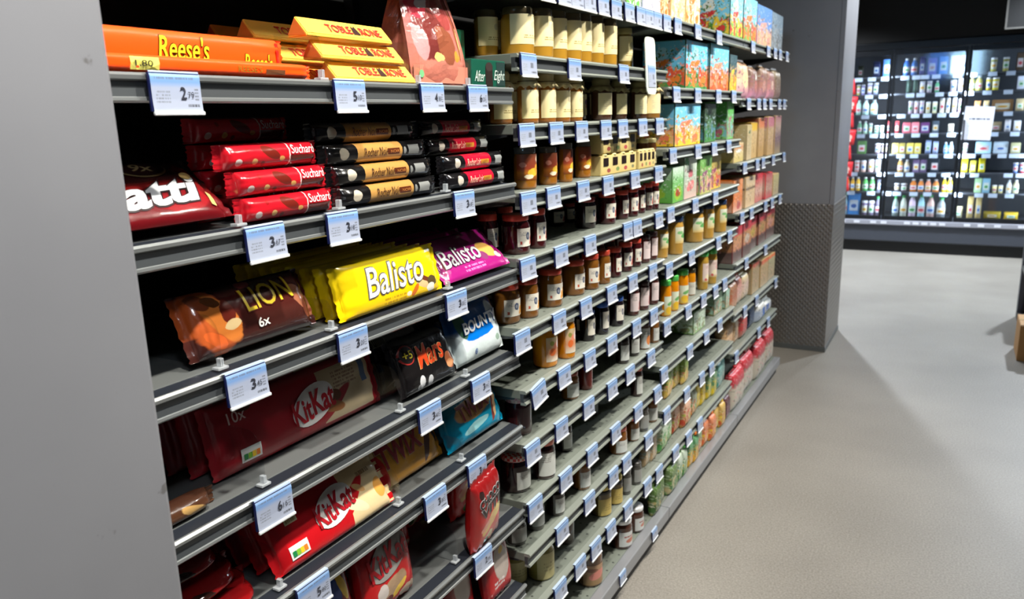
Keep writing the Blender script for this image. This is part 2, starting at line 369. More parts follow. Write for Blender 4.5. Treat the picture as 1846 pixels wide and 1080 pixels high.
def shelf(key, label=None, bay=None):
    b = bay_of(key) if bay is None else bay; nm, y0 = BAYS[b]; z = Z[key]
    t = thing('shelf', label or 'grey steel shelf, %s in the %s bay counted from the top' % (ORD[SORD[key]], nm), 'shelf', 'gondola shelves', (0, y0, z))
    if b == 0:
        obj('deck', boxes_me([(-.40, .004, -.022, -.034, .994, 0)], .002), STEEL, t)
        for p, k, m in (('front_recess', 'rec', RECESS), ('rail_channel', 'chan', CHAN), ('rail_lip', 'bead_t', BEAD), ('rail_lip', 'bead_b', BEAD)):
            obj(p, prism_c(k, .004, .994), m, t)
    else:
        obj('deck', boxes_me([(-.40, .004, -.022, -.012, .994, 0)], .002), DECK, t)
        for p, k, m in (('rail_channel', 'jc', CHAN), ('rail_lip', 'lip', JLIP), ('rail_lip', 'jb', JLIP)): obj(p, prism_c(k, .004, .994), m, t)
    for yy in (.006, .986): obj('bracket', prism_c('br', yy, yy+.005), CHAN, t)
shelf('s0', 'highest dark shelf above the orange packs in the sweets bay', 0)
for k in Z:
    if k[-1] != 'b': shelf(k)

# ------------------------------------------------------------------ price tags
TAGP = PRT('tag', [(0, (172, 180, 198)), (.6, (168, 178, 202)), (.74, (122, 160, 214)), (.86, (130, 170, 220)), (1, (182, 200, 224))],
           [('t', .08, .80, .9, .9, 1, (120, 140, 175)), ('t', .08, .24, .36, .56, 4, (140, 146, 160)), ('t', .86, .30, .94, .62, 4, (110, 114, 126)), ('t', .70, .14, .94, .26, 1, (90, 94, 104))], .35)
TAGF = PRT('tagfar', [(0, (172, 180, 198)), (.6, (168, 178, 202)), (.74, (122, 160, 214)), (.86, (130, 170, 220)), (1, (182, 200, 224))],
           [('t', .08, .80, .9, .9, 1, (120, 140, 175)), ('t', .08, .24, .36, .56, 4, (150, 156, 168)), ('r', .58, .36, .76, .58, (120, 126, 140)), ('t', .62, .14, .94, .28, 1, (100, 104, 116))], .35)
NAVY = M((26, 34, 84), .35)
def tag_sheet(w, h):
    pr = [(.004, .003), (-.003, .003), (-.005, -.004), (-.005, -.016), (-.0050, -.030), (-.0058, -h+.004), (-.0064, -h)]
    vs, uv, fs = [], [], []
    for y, z in pr:
        v = max(0, min(1, (z+h)/(h+.003)))
        for x, u in ((-w/2, 0), (w/2, 1)): vs.append((x, y, z)); uv.append((u, v))
    n = len(pr)
    for i in range(n-1): fs.append((2*i, 2*i+2, 2*i+3, 2*i+1))
    return mk(vs, fs, uv)
SHEET = tag_sheet(.07, .046); LIP = boxes_me([(-.036, -.0085, -.0490, .036, -.0045, -.0445)], .0015); HOLD = boxes_me([(-.0365, -.004, -.044, .0345, -.001, .001)])
def price_tag(key, y, label, price=None, tilt=0):
    t = thing('price_tag', label, 'price tag', 'shelf price tags', ((.0345 if key == 'sb' else .003)+random.uniform(0, .0015), y, Z[key]-.001), (rad(-random.uniform(0, 2.5)), tilt+rad(random.uniform(-.6, .6)), PI/2))
    if key == 'sb': t.scale = (.72, .72, .72)
    obj('tag_holder', HOLD, NAVY, t); obj('tag_sheet', SHEET, TAGP if price else TAGF, t); obj('bottom_lip', LIP, WHITE, t)
    if price:
        a, b = price
        lettering(t, a, .004, -.030, .0085 if a != '1' else .004, .0145, (58, 60, 70), None, 0, .012, 0, .0062, 'price_figures')
        lettering(t, b, .0145, -.0285, .009, .0075, (70, 72, 82), None, 0, .0, 0, .0062, 'price_figures')
NEAR = {'A': [(.649, '2', '79', 'the orange packs'), (.965, '5', '10', 'the yellow triangular bars'), (1.186, '4', '30', 'the pink bag'), (1.339, '6', '25', 'the green boxes')],
 'B': [(.766, '3', '67', 'the red logs'), (.926, '3', '18', 'the black and gold logs'), (1.275, '3', '18', 'the pink logs')],
 'C': [(.707, '3', '45', 'the brown lion pack'), (.929, '3', '20', 'the yellow packs'), (1.232, '3', '25', 'the purple packs')],
 'D': [(.731, '6', '15', 'the big red pack'), (1.127, '3', '40', 'the black packs'), (1.309, '3', '75', 'the white and blue bag')],
 'E': [(.792, '5', '90', 'the red and cream pack'), (1.128, '3', '30', 'the gold pack'), (1.282, '3', '30', 'the turquoise pack')], 'F': [(1.291, '2', '95', 'the red pouches')]}
for k in NEAR:
    for y, a, b, s in NEAR[k]: price_tag(k, y, 'blue topped white price tag on the rail under %s' % s, (a, b))
TAGS={
 's0':[1.563, 1.647, 1.733, 1.797, 1.879, 1.963, 2.054, 2.148, 2.24, 2.306, 2.384, 2.473, 2.579, 2.803, 3.079, 3.638, 3.958, 4.112, 4.235, 4.409],
 's1':[1.552, 1.788, 2.108],
 's2':[1.537, 1.683, 1.828, 1.985, 2.106, 2.262, 2.417],
 's3':[1.538, 1.663, 1.835, 1.997, 2.201, 2.413],
 's4':[1.526, 1.701, 1.875, 2.149, 2.213, 2.42],
 's5':[1.493, 1.686, 1.844, 2.022, 2.193, 2.373],
 's6':[1.563, 1.707, 1.868, 2.026, 2.225, 2.384],
 's7':[1.529, 1.69, 1.859, 2.027, 2.175, 2.362],
 's8':[1.536, 1.709, 1.883, 2.058, 2.247, 2.435],
 's9':[1.682, 1.862, 2.041, 2.151, 2.351],
 's10':[1.666, 1.795, 1.904, 2.019, 2.164, 2.346],
 'sb':[2.042, 2.335],
 't1':[2.579, 2.825, 3.1, 3.331],
 't2':[2.556, 2.843, 3.059, 3.278],
 't3':[2.544, 2.826, 3.098],
 't4':[2.537, 2.793, 3.162, 3.349],
 't5':[2.524, 2.768, 2.972, 3.143, 3.293],
 't6':[2.503, 2.802, 3.028, 3.232],
 't7':[2.542, 2.779, 2.981, 3.12],
 't8':[2.466, 2.655, 2.815, 2.967],
 'u1':[3.599, 3.797, 3.915, 4.053, 4.27, 4.401],
 'u2':[3.574, 3.816, 3.948, 4.183, 4.474],
 'u3':[3.558, 3.742, 4.045, 4.206, 4.408],
 'u4':[3.682, 4.094],
 'u5':[3.688, 3.936, 4.401],
 'u6':[3.556, 4.023, 4.254],
}
for k in TAGS:
    l = [y for y in TAGS[k]]; groups = {}
    last = -9
    for y in l:
        y = max(y, last+.073); last = y
        kk = k if k != 's0' else ('s0' if y < 2.5 else 't0' if y < 3.5 else 'u0')
        groups.setdefault(kk, []).append(min(y, 4.46))
    for kk, ys in groups.items():
        for i, y in enumerate(ys):
            price_tag(kk, y, "blue topped white price tag, %s from left on %s" % (ORD[i+1], shname(kk)), None, rad(-9) if (k == 's6' and i == 0) else 0)
t = thing('shelf_talker', 'tall rounded white promotion card clipped over the honey shelf rail', 'sign', None, (.012, 2.325, Z['s1']-.075), (rad(-3), 0, PI/2))
def rounded(w, h, r):
    pts = []
    for cx, cz, a in ((w/2-r, r, -90), (w/2-r, h-r, 0), (-w/2+r, h-r, 90), (-w/2+r, r, 180)):
        for i in range(6): pts.append((cx+r*math.cos(rad(a+18*i)), cz+r*math.sin(rad(a+18*i))))
    n = len(pts); vs = [(x, -.0015, z) for x, z in pts]+[(x, .0015, z) for x, z in pts]
    return mk(vs, [tuple(range(n)), tuple(range(n, 2*n))[::-1]]+[(i, i+n, (i+1) % n+n, (i+1) % n) for i in range(n)])
obj('card', rounded(.085, .165, .02), M((232, 240, 226), .4), t)
obj('card_print', boxes_me([(-.03, -.003, .02, .034, -.0016, .085)]), TAGF, t); obj('price_sheet', quad(.064, .065), TAGF, t, (.002, -.0034, .02))

# ------------------------------------------------------------------ jars
def LBL(key, base, ring=None, fruit=None, sq=None, text=True):
    e = []
    if text: e += [('t', .12, .60, .52, .84, 3, (150, 145, 140))]
    if ring: e += [('e', .55, .56, .12, .22, 0, ring), ('e', .55, .56, .06, .11, 0, tuple(int(.5*a+.5*b) for a, b in zip(ring, base)))]
    if fruit: e += [('e', .86, .32, .13, .24, .3, fruit), ('e', .76, .16, .09, .13, 0, fruit), ('e', .93, .6, .07, .12, 0, fruit)]
    if sq: e += [('r', .12, .12, .22, .30, sq)]
    return PRT('label_'+key, [(0, base)], e, .5, .06)
CR = (228, 222, 208); RG = (70, 82, 112); WL = (206, 208, 202)
L_red = LBL('red', CR, RG, (196, 92, 80), (180, 60, 50)); L_cherry = LBL('cherry', CR, RG, (150, 50, 66)); L_amb = LBL('amb', CR, RG, (228, 160, 70), (190, 80, 50)); L_yel = LBL('yel', CR, RG, (226, 196, 90))
L_blk = LBL('blk', CR, (90, 90, 110), (70, 74, 100)); L_straw = LBL('straw', CR, (60, 60, 80), (214, 90, 78)); L_white = LBL('white', WL); L_pink = LBL('pink', (226, 208, 206), None, (190, 110, 110))
L_grey = LBL('grey', (150, 152, 148)); L_hon = PRT('hon', [(0, (240, 224, 168)), (1, (244, 232, 184))], [('t', .3, .2, .8, .34, 2, (170, 150, 90)), ('e', .62, .66, .12, .12, 0, (206, 196, 160))], .45)
L_honp = PRT('honp', [(0, (238, 226, 176))], [('e', .74, .62, .11, .14, 0, (110, 70, 120)), ('e', .78, .42, .10, .10, 0, (190, 110, 90)), ('t', .2, .25, .6, .7, 5, (206, 196, 160))], .5)
L_honr = PRT('honr', [(0, (242, 226, 172))], [('e', .76, .58, .11, .18, .4, (222, 120, 70)), ('t', .2, .25, .6, .7, 5, (206, 196, 160))], .5)
L_frh = PRT('frh', [(0, (120, 60, 20)), (.3, (190, 110, 30)), (.45, (150, 60, 36)), (1, (120, 66, 44))], [('e', .55, .30, .2, .16, .2, (236, 190, 60)), ('e', .76, .42, .15, .2, 0, (240, 160, 50)), ('e', .2, .6, .12, .1, 0, (200, 130, 110)), ('e', .8, .8, .12, .16, 0, (226, 196, 170)), ('e', .4, .14, .16, .08, 0, (236, 220, 190))], .4, .08)
L_oran = PRT('oran', [(0, (226, 218, 196)), (.35, (214, 150, 110)), (1, (206, 190, 150))], [('e', .35, .4, .2, .16, .3, (226, 110, 50)), ('e', .55, .62, .18, .14, 0, (232, 140, 110)), ('e', .3, .75, .12, .1, 0, (150, 150, 70)), ('e', .76, .7, .18, .2, 0, (236, 214, 208))], .5, .06)
L_orw = PRT('orw', [(0, WL)], [('e', .62, .4, .22, .25, 0, (214, 130, 70)), ('t', .2, .7, .8, .9, 2, (150, 150, 146))], .5)
L_pur = PRT('pur', [(0, (218, 180, 100)), (.22, (214, 206, 160)), (1, (226, 230, 214))], [('e', .62, .48, .3, .16, .2, (96, 168, 92)), ('e', .3, .66, .2, .1, 0, (130, 186, 120)), ('e', .78, .16, .16, .12, 0, (240, 216, 130))], .5, .08)
L_bab = PRT('bab', [(0, (206, 170, 60)), (.35, (210, 200, 150)), (.6, (222, 230, 206))], [('e', .35, .26, .26, .2, 0, (230, 186, 50)), ('e', .75, .32, .2, .18, 0, (220, 140, 70)), ('e', .5, .62, .3, .1, .2, (110, 170, 100))], .5, .08)
L_bpk = PRT('bpk', [(0, (190, 160, 80)), (.2, (226, 206, 196))], [('e', .4, .3, .2, .14, .3, (236, 226, 190)), ('e', .7, .6, .2, .14, 0, (224, 176, 170)), ('e', .25, .15, .1, .08, 0, (200, 80, 80)), ('t', .2, .75, .8, .9, 2, (190, 150, 146))], .5, .08)
L_grn = PRT('grn', [(0, (150, 120, 80)), (1, (176, 140, 110))], [('e', .5, .5, .34, .2, .5, (206, 130, 116)), ('e', .3, .75, .2, .1, 0, (130, 90, 70))], .5, .06)
L_nut = PRT('nut', [(0, (206, 208, 206))], [('e', .6, .4, .3, .16, .2, (190, 120, 100)), ('t', .2, .62, .8, .8, 1, (150, 60, 50))], .5)
L_mus = PRT('mus', [(0, (196, 172, 96))], [('t', .2, .3, .8, .7, 3, (160, 140, 80))], .5)
L_olv = PRT('olv', [(0, (176, 166, 116))], [('t', .2, .3, .8, .7, 3, (150, 140, 96))], .5)
SM, RE = 'flat', (232, 84, 66)
JT = {  # name, lid kind, lid colour, body colour, label, label z range, half angle
 'honey': ('honey jar with cream label', SM, (84, 74, 52), (178, 132, 44), L_hon, (.24, .84), 78), 'honeyd': ('slim honey jar with pale lid', SM, (190, 176, 120), (150, 120, 52), L_hon, (.2, .8), 78),
 'cloth': ('honey jar under a frilled cream cap', 'cloth', (238, 222, 166), (150, 92, 34), L_hon, (.10, .64), 80), 'clothp': ('dark honey jar under a frilled olive cap', 'cloth', (150, 140, 96), (70, 44, 30), L_honp, (.14, .64), 72),
 'clothr': ('honey jar under a frilled pale cap', 'cloth', (236, 216, 160), (140, 96, 40), L_honr, (.14, .64), 72), 'fruith': ('amber honey jar, grey lid and fruit label', SM, (98, 94, 88), (158, 100, 30), L_frh, (.22, .84), 80),
 'cream': ('brown spread jar with cream lid', SM, (232, 222, 164), (104, 66, 36), L_hon, (.06, .5), 80), 'red': ('dark red jam jar with red lid', SM, RE, (64, 16, 20), L_red, (.2, .66), 46), 'redn': ('blackish jam jar with red lid', SM, (150, 40, 40), (34, 12, 18), L_cherry, (.2, .72), 52),
 'amber': ('amber jam jar with red lid', SM, (206, 74, 54), (124, 78, 26), L_amb, (.2, .62), 50), 'pink': ('dark jam jar with tall pink label', SM, (56, 34, 36), (74, 34, 30), L_pink, (.16, .78), 60), 'grey': ('dull grey jar with grey label', SM, (84, 82, 80), (74, 72, 68), L_grey, (.15, .7), 60),
 'orange': ('orange marmalade jar with white lid', SM, (224, 226, 214), (206, 128, 8), L_oran, (.14, .7), 50), 'blue': ('near black jam jar with blue lid', SM, (52, 104, 200), (26, 18, 26), L_blk, (.2, .72), 50), 'gingham': ('dark plum jar with pink checked lid', 'check', (206, 160, 170), (60, 26, 32), None, None, 0),
 'ginghamr': ('dark jam jar with red checked lid', 'check', (206, 60, 56), (42, 18, 20), L_white, (.1, .58), 48), 'pinklid': ('dark jar with salmon lid and white label', SM, (232, 130, 112), (52, 26, 26), L_white, (.1, .68), 60), 'darkw': ('black lidded dark jar with white label', SM, (30, 30, 34), (40, 30, 28), L_white, (.12, .6), 60),
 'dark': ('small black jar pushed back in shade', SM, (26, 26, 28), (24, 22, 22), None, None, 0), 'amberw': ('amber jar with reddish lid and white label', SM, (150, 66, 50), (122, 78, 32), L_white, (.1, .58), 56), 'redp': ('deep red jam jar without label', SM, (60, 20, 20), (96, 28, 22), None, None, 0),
 'orangew': ('white labelled jar with orange disc', SM, (60, 40, 36), (120, 84, 60), L_orw, (.06, .8), 66), 'pinkamb': ('amber jar with salmon lid and white label', SM, (236, 120, 100), (124, 76, 28), L_white, (.08, .52), 56), 'olive': ('olive cream jar with buff lid', SM, (176, 156, 126), (128, 120, 62), L_olv, (.06, .72), 70),
 'clear': ('clear jar of dark spread', SM, (90, 84, 80), (84, 72, 66), None, None, 0), 'mustard': ('mustard yellow jar with black band', SM, (206, 184, 84), (90, 74, 34), L_mus, (.05, .58), 76), 'greenlid': ('brown jar with bright green lid', SM, (92, 196, 44), (96, 66, 42), L_grn, (.06, .58), 70),
 'white': ('hazelnut spread jar with white lid', SM, (240, 242, 244), (70, 38, 26), L_nut, (.10, .6), 60), 'puree': ('tall tan puree jar with navy lid', SM, (40, 58, 92), (190, 146, 66), L_pur, (.30, .72), 66), 'baby': ('orange baby food jar with green lid', SM, (84, 190, 84), (226, 140, 8), L_bab, (.04, .56), 72),
 'babyd': ('orange jar with dark lid and white label', SM, (60, 56, 40), (220, 140, 14), LBL('bw', (214, 212, 200)), (.04, .5), 66), 'babyt': ('tall tan jar with green lid', SM, (84, 190, 96), (184, 146, 60), L_bpk, (.2, .68), 70)}
CHECK = {}
def check_mat(c):
    k = ('check', c)
    if k not in MATS:
        m, nt, b = newmat('checked_lid'); g = NT(nt); ck = g.n('ShaderNodeTexChecker'); ck.inputs['Scale'].default_value = 130
        nt.links.new(g.n('ShaderNodeTexCoord').outputs['Object'], ck.inputs[0]); ck.inputs[1].default_value = lin(c); ck.inputs[2].default_value = lin((226, 214, 208)); nt.links.new(ck.outputs[0], b.inputs['Base Color']); b.inputs['Roughness'].default_value = .4; MATS[k] = m
    return MATS[k]
def jar(key, x, y, r, h, ty, label, group):
    nm, lk, lc, bc, lm, lz, ha = JT[ty]; r = round(r, 3); h = round(h/2, 3)*2
    t = thing('jar', label, 'jar', group, (x, y, Z[key]), (0, 0, rad(random.uniform(-14, 14))))
    hb = h*(.86 if lk != 'cloth' else .80); nr = .93 if lk != 'cloth' else .84
    obj('glass_body', lathe(((r*.84, 0), (r*.97, .002), (r, .007), (r, hb*.82), (r*.985, hb*.88), (r*nr*.95, hb*.96), (r*nr*.95, hb))), M(bc, .14, 0, .6), t)
    if lk == 'cloth':
        obj('cloth_cap', lathe(((r*.90, hb*.93), (r*1.2, hb*.865), (r*.92, hb*1.0), (r*.80, hb*1.05), (r*.84, h*.92), (r*.74, h*.985), (r*.4, h), (r*.1, h)), 40, 1), M(lc, .75), t)
        obj('cap_tie', lathe(((r*.90, hb*.985), (r*.93, hb*1.0), (r*.90, hb*1.015))), M((110, 70, 50), .6), t)
    else:
        lr = r*.95
        obj('lid', lathe(((lr*.97, hb-.0015), (lr, hb), (lr, h-.0025), (lr*.95, h), (lr*.5, h), (lr*.1, h-.0006))), check_mat(lc) if lk == 'check' else M(lc, .22, .2, .4), t)
        if ty == 'mustard': obj('neck_band', lathe(((r*.99, hb*.84), (r*1.01, hb*.86), (r*1.01, hb*.95), (r*.99, hb*.97))), M((24, 22, 20), .4), t)
    if lm: obj('label', band(r+.0007, round(h*lz[0], 4), round(h*lz[1], 4), rad(-ha-16), rad(ha-16)), lm, t)
DEEP = {}
JARS={
 's1':[
   (-0.1, 1.554, 0.0279, 0.102, 'honey') ,
   (-0.035, 1.579, 0.0382, 0.107, 'honey') ,
   (-0.035, 1.684, 0.0337, 0.111, 'honey') ,
   (-0.045, 1.786, 0.0313, 0.118, 'honey') ,
   (-0.035, 1.837, 0.0305, 0.119, 'honey') ,
   (-0.035, 1.917, 0.0287, 0.122, 'honey') ,
   (-0.035, 1.999, 0.0282, 0.124, 'honey') ,
   (-0.03, 2.078, 0.0275, 0.125, 'honey') ,
   (-0.06, 2.282, 0.025, 0.118, 'honeyd') ,
 ],
 's2':[
   (-0.07, 1.558, 0.0282, 0.117, 'cloth') ,
   (-0.03, 1.613, 0.0268, 0.117, 'cloth') ,
   (-0.03, 1.705, 0.0253, 0.12, 'cloth') ,
   (-0.03, 1.787, 0.0248, 0.12, 'cloth') ,
   (-0.03, 1.865, 0.0228, 0.119, 'cloth') ,
   (-0.05, 2.082, 0.0328, 0.117, 'clothp') ,
   (-0.07, 2.264, 0.0269, 0.12, 'clothp') ,
   (-0.05, 2.376, 0.0296, 0.119, 'clothp') ,
   (-0.03, 2.523, 0.0328, 0.122, 'clothr') ,
 ],
 's3':[
   (-0.032, 1.596, 0.0322, 0.096, 'fruith') ,
   (-0.034, 1.716, 0.0272, 0.092, 'fruith') ,
   (-0.026, 1.8, 0.0211, 0.098, 'fruith') ,
   (-0.043, 1.942, 0.0255, 0.097, 'fruith') ,
   (-0.05, 2.452, 0.0235, 0.087, 'cream') ,
   (-0.062, 2.629, 0.025, 0.085, 'cream') ,
 ],
 's4':[
   (-0.09, 1.515, 0.0289, 0.095, 'red') ,
   (-0.036, 1.552, 0.0386, 0.092, 'red') ,
   (-0.031, 1.645, 0.0268, 0.095, 'red') ,
   (-0.16, 2.012, 0.0273, 0.06, 'redn') ,
   (-0.16, 2.098, 0.0249, 0.057, 'redn') ,
   (-0.062, 1.997, 0.0352, 0.089, 'redn') ,
   (-0.04, 2.101, 0.0308, 0.092, 'red') ,
   (-0.042, 2.219, 0.0254, 0.089, 'red') ,
   (-0.037, 2.29, 0.026, 0.091, 'red') ,
   (-0.042, 2.378, 0.0214, 0.09, 'red') ,
   (-0.045, 2.472, 0.0203, 0.09, 'red') ,
   (-0.036, 2.559, 0.0189, 0.092, 'red') ,
 ],
 's5':[
   (-0.054, 1.528, 0.0339, 0.095, 'amber') ,
   (-0.036, 1.598, 0.0282, 0.097, 'amber') ,
   (-0.035, 1.721, 0.0311, 0.098, 'amber') ,
   (-0.039, 1.864, 0.0315, 0.096, 'amber') ,
   (-0.027, 1.951, 0.0248, 0.099, 'amber') ,
   (-0.024, 2.033, 0.0224, 0.097, 'amber') ,
   (-0.03, 2.133, 0.0216, 0.091, 'red') ,
   (-0.031, 2.225, 0.0223, 0.092, 'red') ,
   (-0.033, 2.313, 0.0212, 0.091, 'red') ,
   (-0.031, 2.386, 0.0218, 0.093, 'pink') ,
   (-0.028, 2.464, 0.0205, 0.094, 'pink') ,
 ],
 's6':[
   (-0.17, 1.836, 0.0311, 0.041, 'grey') ,
   (-0.035, 1.685, 0.0319, 0.113, 'orange') ,
   (-0.02, 1.775, 0.0249, 0.118, 'orange') ,
   (-0.09, 2.003, 0.0244, 0.066, 'blue') ,
   (-0.037, 1.951, 0.0221, 0.091, 'blue') ,
   (-0.028, 2.031, 0.0219, 0.095, 'blue') ,
   (-0.023, 2.135, 0.0219, 0.093, 'blue') ,
   (-0.024, 2.275, 0.0195, 0.094, 'pink') ,
   (-0.02, 2.356, 0.02, 0.098, 'pink') ,
   (-0.015, 2.434, 0.0186, 0.097, 'pink') ,
 ],
 's7':[
   (-0.043, 1.552, 0.0341, 0.099, 'gingham') ,
   (-0.038, 1.832, 0.026, 0.08, 'amberw') ,
   (-0.032, 1.924, 0.0206, 0.086, 'redp') ,
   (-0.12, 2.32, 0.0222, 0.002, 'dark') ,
   (-0.026, 2.192, 0.0209, 0.103, 'darkw') ,
   (-0.025, 2.282, 0.0197, 0.095, 'darkw') ,
   (-0.02, 2.366, 0.0203, 0.093, 'orangew') ,
   (-0.013, 2.455, 0.019, 0.092, 'amberw') ,
 ],
 's8':[
   (-0.049, 1.54, 0.038, 0.098, 'ginghamr') ,
   (-0.021, 1.639, 0.03, 0.109, 'pinklid') ,
   (-0.049, 1.815, 0.0232, 0.092, 'darkw') ,
   (-0.09, 2.091, 0.0224, 0.03, 'grey') ,
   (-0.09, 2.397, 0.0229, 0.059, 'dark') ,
   (-0.025, 2.316, 0.0202, 0.104, 'pinklid') ,
 ],
 's9':[
   (-0.046, 1.527, 0.0279, 0.071, 'grey') ,
   (-0.038, 1.616, 0.0246, 0.091, 'grey') ,
   (-0.024, 1.707, 0.0254, 0.085, 'darkw') ,
   (-0.025, 1.875, 0.0271, 0.095, 'amberw') ,
   (-0.018, 2.134, 0.0298, 0.09, 'pinkamb') ,
   (-0.015, 2.251, 0.0237, 0.085, 'pinkamb') ,
   (-0.018, 2.352, 0.0226, 0.084, 'grey') ,
   (-0.016, 2.445, 0.0232, 0.092, 'amberw') ,
 ],
 's10':[
   (-0.096, 1.602, 0.0326, 0.092, 'olive') ,
   (-0.042, 1.618, 0.0369, 0.111, 'olive') ,
   (-0.063, 1.846, 0.0259, 0.094, 'clear') ,
   (-0.036, 2.041, 0.0328, 0.103, 'mustard') ,
   (-0.027, 2.133, 0.0249, 0.095, 'mustard') ,
   (-0.022, 2.211, 0.0201, 0.085, 'grey') ,
   (-0.015, 2.285, 0.0205, 0.079, 'grey') ,
 ],
 'sb':[
   (-0.021, 1.92, 0.0386, 0.126, 'greenlid') ,
   (-0.015, 2.162, 0.0346, 0.101, 'white') ,
   (-0.015, 2.278, 0.0321, 0.091, 'white') ,
 ],
 't4':[
   (-0.05, 2.609, 0.0274, 0.122, 'puree') ,
   (-0.026, 2.703, 0.0281, 0.141, 'puree') ,
   (-0.046, 2.993, 0.0372, 0.136, 'puree') ,
   (-0.025, 3.107, 0.027, 0.142, 'puree') ,
   (-0.015, 3.253, 0.0303, 0.138, 'puree') ,
 ],
 't5':[
   (-0.016, 2.572, 0.0196, 0.13, 'baby') ,
   (-0.014, 2.651, 0.018, 0.129, 'baby') ,
   (-0.015, 2.759, 0.0228, 0.129, 'baby') ,
   (-0.037, 2.934, 0.0196, 0.107, 'babyd') ,
   (-0.015, 3.027, 0.0223, 0.159, 'babyt') ,
   (-0.015, 3.148, 0.023, 0.151, 'babyt') ,
 ],
}
BOXES={
 's0':[(2.208, 0.134, 0.118), (2.342, 0.19, 0.13), (2.532, 0.128, 0.141), (2.667, 0.173, 0.163), (2.84, 0.194, 0.182), (3.48, 0.238, 0.205), (3.718, 0.317, 0.217), (4.059, 0.359, 0.212), (4.432, 0.357, 0.213)],
 's3':[(2.003, 0.291, 0.05)],
 't1':[(2.775, 0.275, 0.167), (3.065, 0.275, 0.174), (3.367, 0.119, 0.148)],
 't2':[(2.652, 0.313, 0.147), (3.024, 0.179, 0.148), (3.383, 0.332, 0.159)],
 't3':[(2.644, 0.131, 0.127), (2.775, 0.163, 0.152), (2.953, 0.166, 0.148), (3.135, 0.192, 0.142)],
 't6':[(2.946, 0.178, 0.09), (3.276, 0.136, 0.096), (3.422, 0.126, 0.088)],
 't7':[(2.631, 0.116, 0.086), (2.747, 0.131, 0.086)],
 't8':[(2.432, 0.116, 0.072), (2.572, 0.166, 0.052), (2.752, 0.185, 0.086), (2.952, 0.093, 0.081), (3.052, 0.123, 0.08), (3.192, 0.123, 0.061), (3.343, 0.192, 0.097)],
 'tb':[(2.414, 0.14, 0.095), (2.585, 0.096, 0.086), (2.701, 0.116, 0.073), (2.846, 0.119, 0.061), (2.972, 0.086, 0.062), (3.075, 0.151, 0.062), (3.244, 0.146, 0.054), (3.399, 0.168, 0.064)],
 'u1':[(3.63, 0.20, 0.165), (3.86, 0.13, 0.15), (4.00, 0.13, 0.16), (4.15, 0.13, 0.15), (4.30, 0.14, 0.158)],
 'u2':[(3.49, 0.242, 0.085), (3.765, 0.123, 0.162), (3.911, 0.169, 0.171), (4.105, 0.157, 0.19), (4.289, 0.199, 0.194), (4.518, 0.219, 0.197)],
 'u3':[(3.682, 0.198, 0.146), (3.915, 0.234, 0.143), (4.175, 0.219, 0.143), (4.408, 0.194, 0.131), (4.617, 0.194, 0.113)],
 'u4':[(3.707, 0.167, 0.164), (3.885, 0.168, 0.169), (4.066, 0.182, 0.164), (4.261, 0.198, 0.162), (4.474, 0.216, 0.169)],
 'u5':[(3.605, 0.149, 0.142), (3.764, 0.113, 0.143), (3.889, 0.132, 0.136), (4.046, 0.168, 0.161), (4.228, 0.181, 0.144), (4.423, 0.18, 0.138)],
 'u6':[(3.549, 0.167, 0.138), (3.738, 0.09, 0.131), (3.851, 0.143, 0.125), (4.055, 0.169, 0.124), (4.251, 0.198, 0.101), (4.464, 0.215, 0.074)],
 'ub':[(3.588, 0.128, 0.107), (3.726, 0.124, 0.108), (3.862, 0.12, 0.112), (3.994, 0.114, 0.111)],
}
for k in JARS:
    b0 = BAYS[bay_of(k)][1]
    for shrink in (1, .97, .94, .91, .88, .85):
        row, done = [], []
        for (xf, y, r, h, ty) in JARS[k]:
            r = max(r, .02)*shrink; dv = Vector((xf-.84, y)); dv.normalize(); c = Vector((xf, y))+dv*r
            while c.x+r > (.028 if k == 'sb' else -.004): c += dv*.002
            row.append([c.x, min(c.y, b0+.985-r), r, h if h > .055 else .085, ty])
        row.sort(key=lambda e: e[1])
        for e in row:
            for _ in range(300):
                if all((e[0]-q[0])**2+(e[1]-q[1])**2 > (1.06*(e[2]+q[2]))**2 for q in done): break
                e[1] += .0015
            done.append(e)
        if max(e[1]+e[2] for e in row) < b0+.99: break
    for i, e in enumerate(row):
        jar(k, e[0], e[1], e[2], e[3], e[4], "%s, %s from left on %s" % (JT[e[4]][0], ORD[i+1], shname(k)), 'jars on the %s' % shname(k))

    if k in ('s1', 's2', 's4', 's5', 't4'):
        back = [e for e in row if e[0] > -.11]
        for i, e in enumerate(back):
            nx = -.115-e[2]; ny = e[1]+.012
            if any((nx-q[0])**2+(ny-q[1])**2 < (1.12*(e[2]+q[2]))**2 for q in done): continue
            done.append([nx, ny, e[2]]); n_ = sum(1 for _ in done)-len(row)
            jar(k, nx, ny, e[2], e[3], e[4], "%s, %s in back row, %s" % (JT[e[4]][0], ORD[n_], shname(k)), 'jars on the %s' % shname(k))

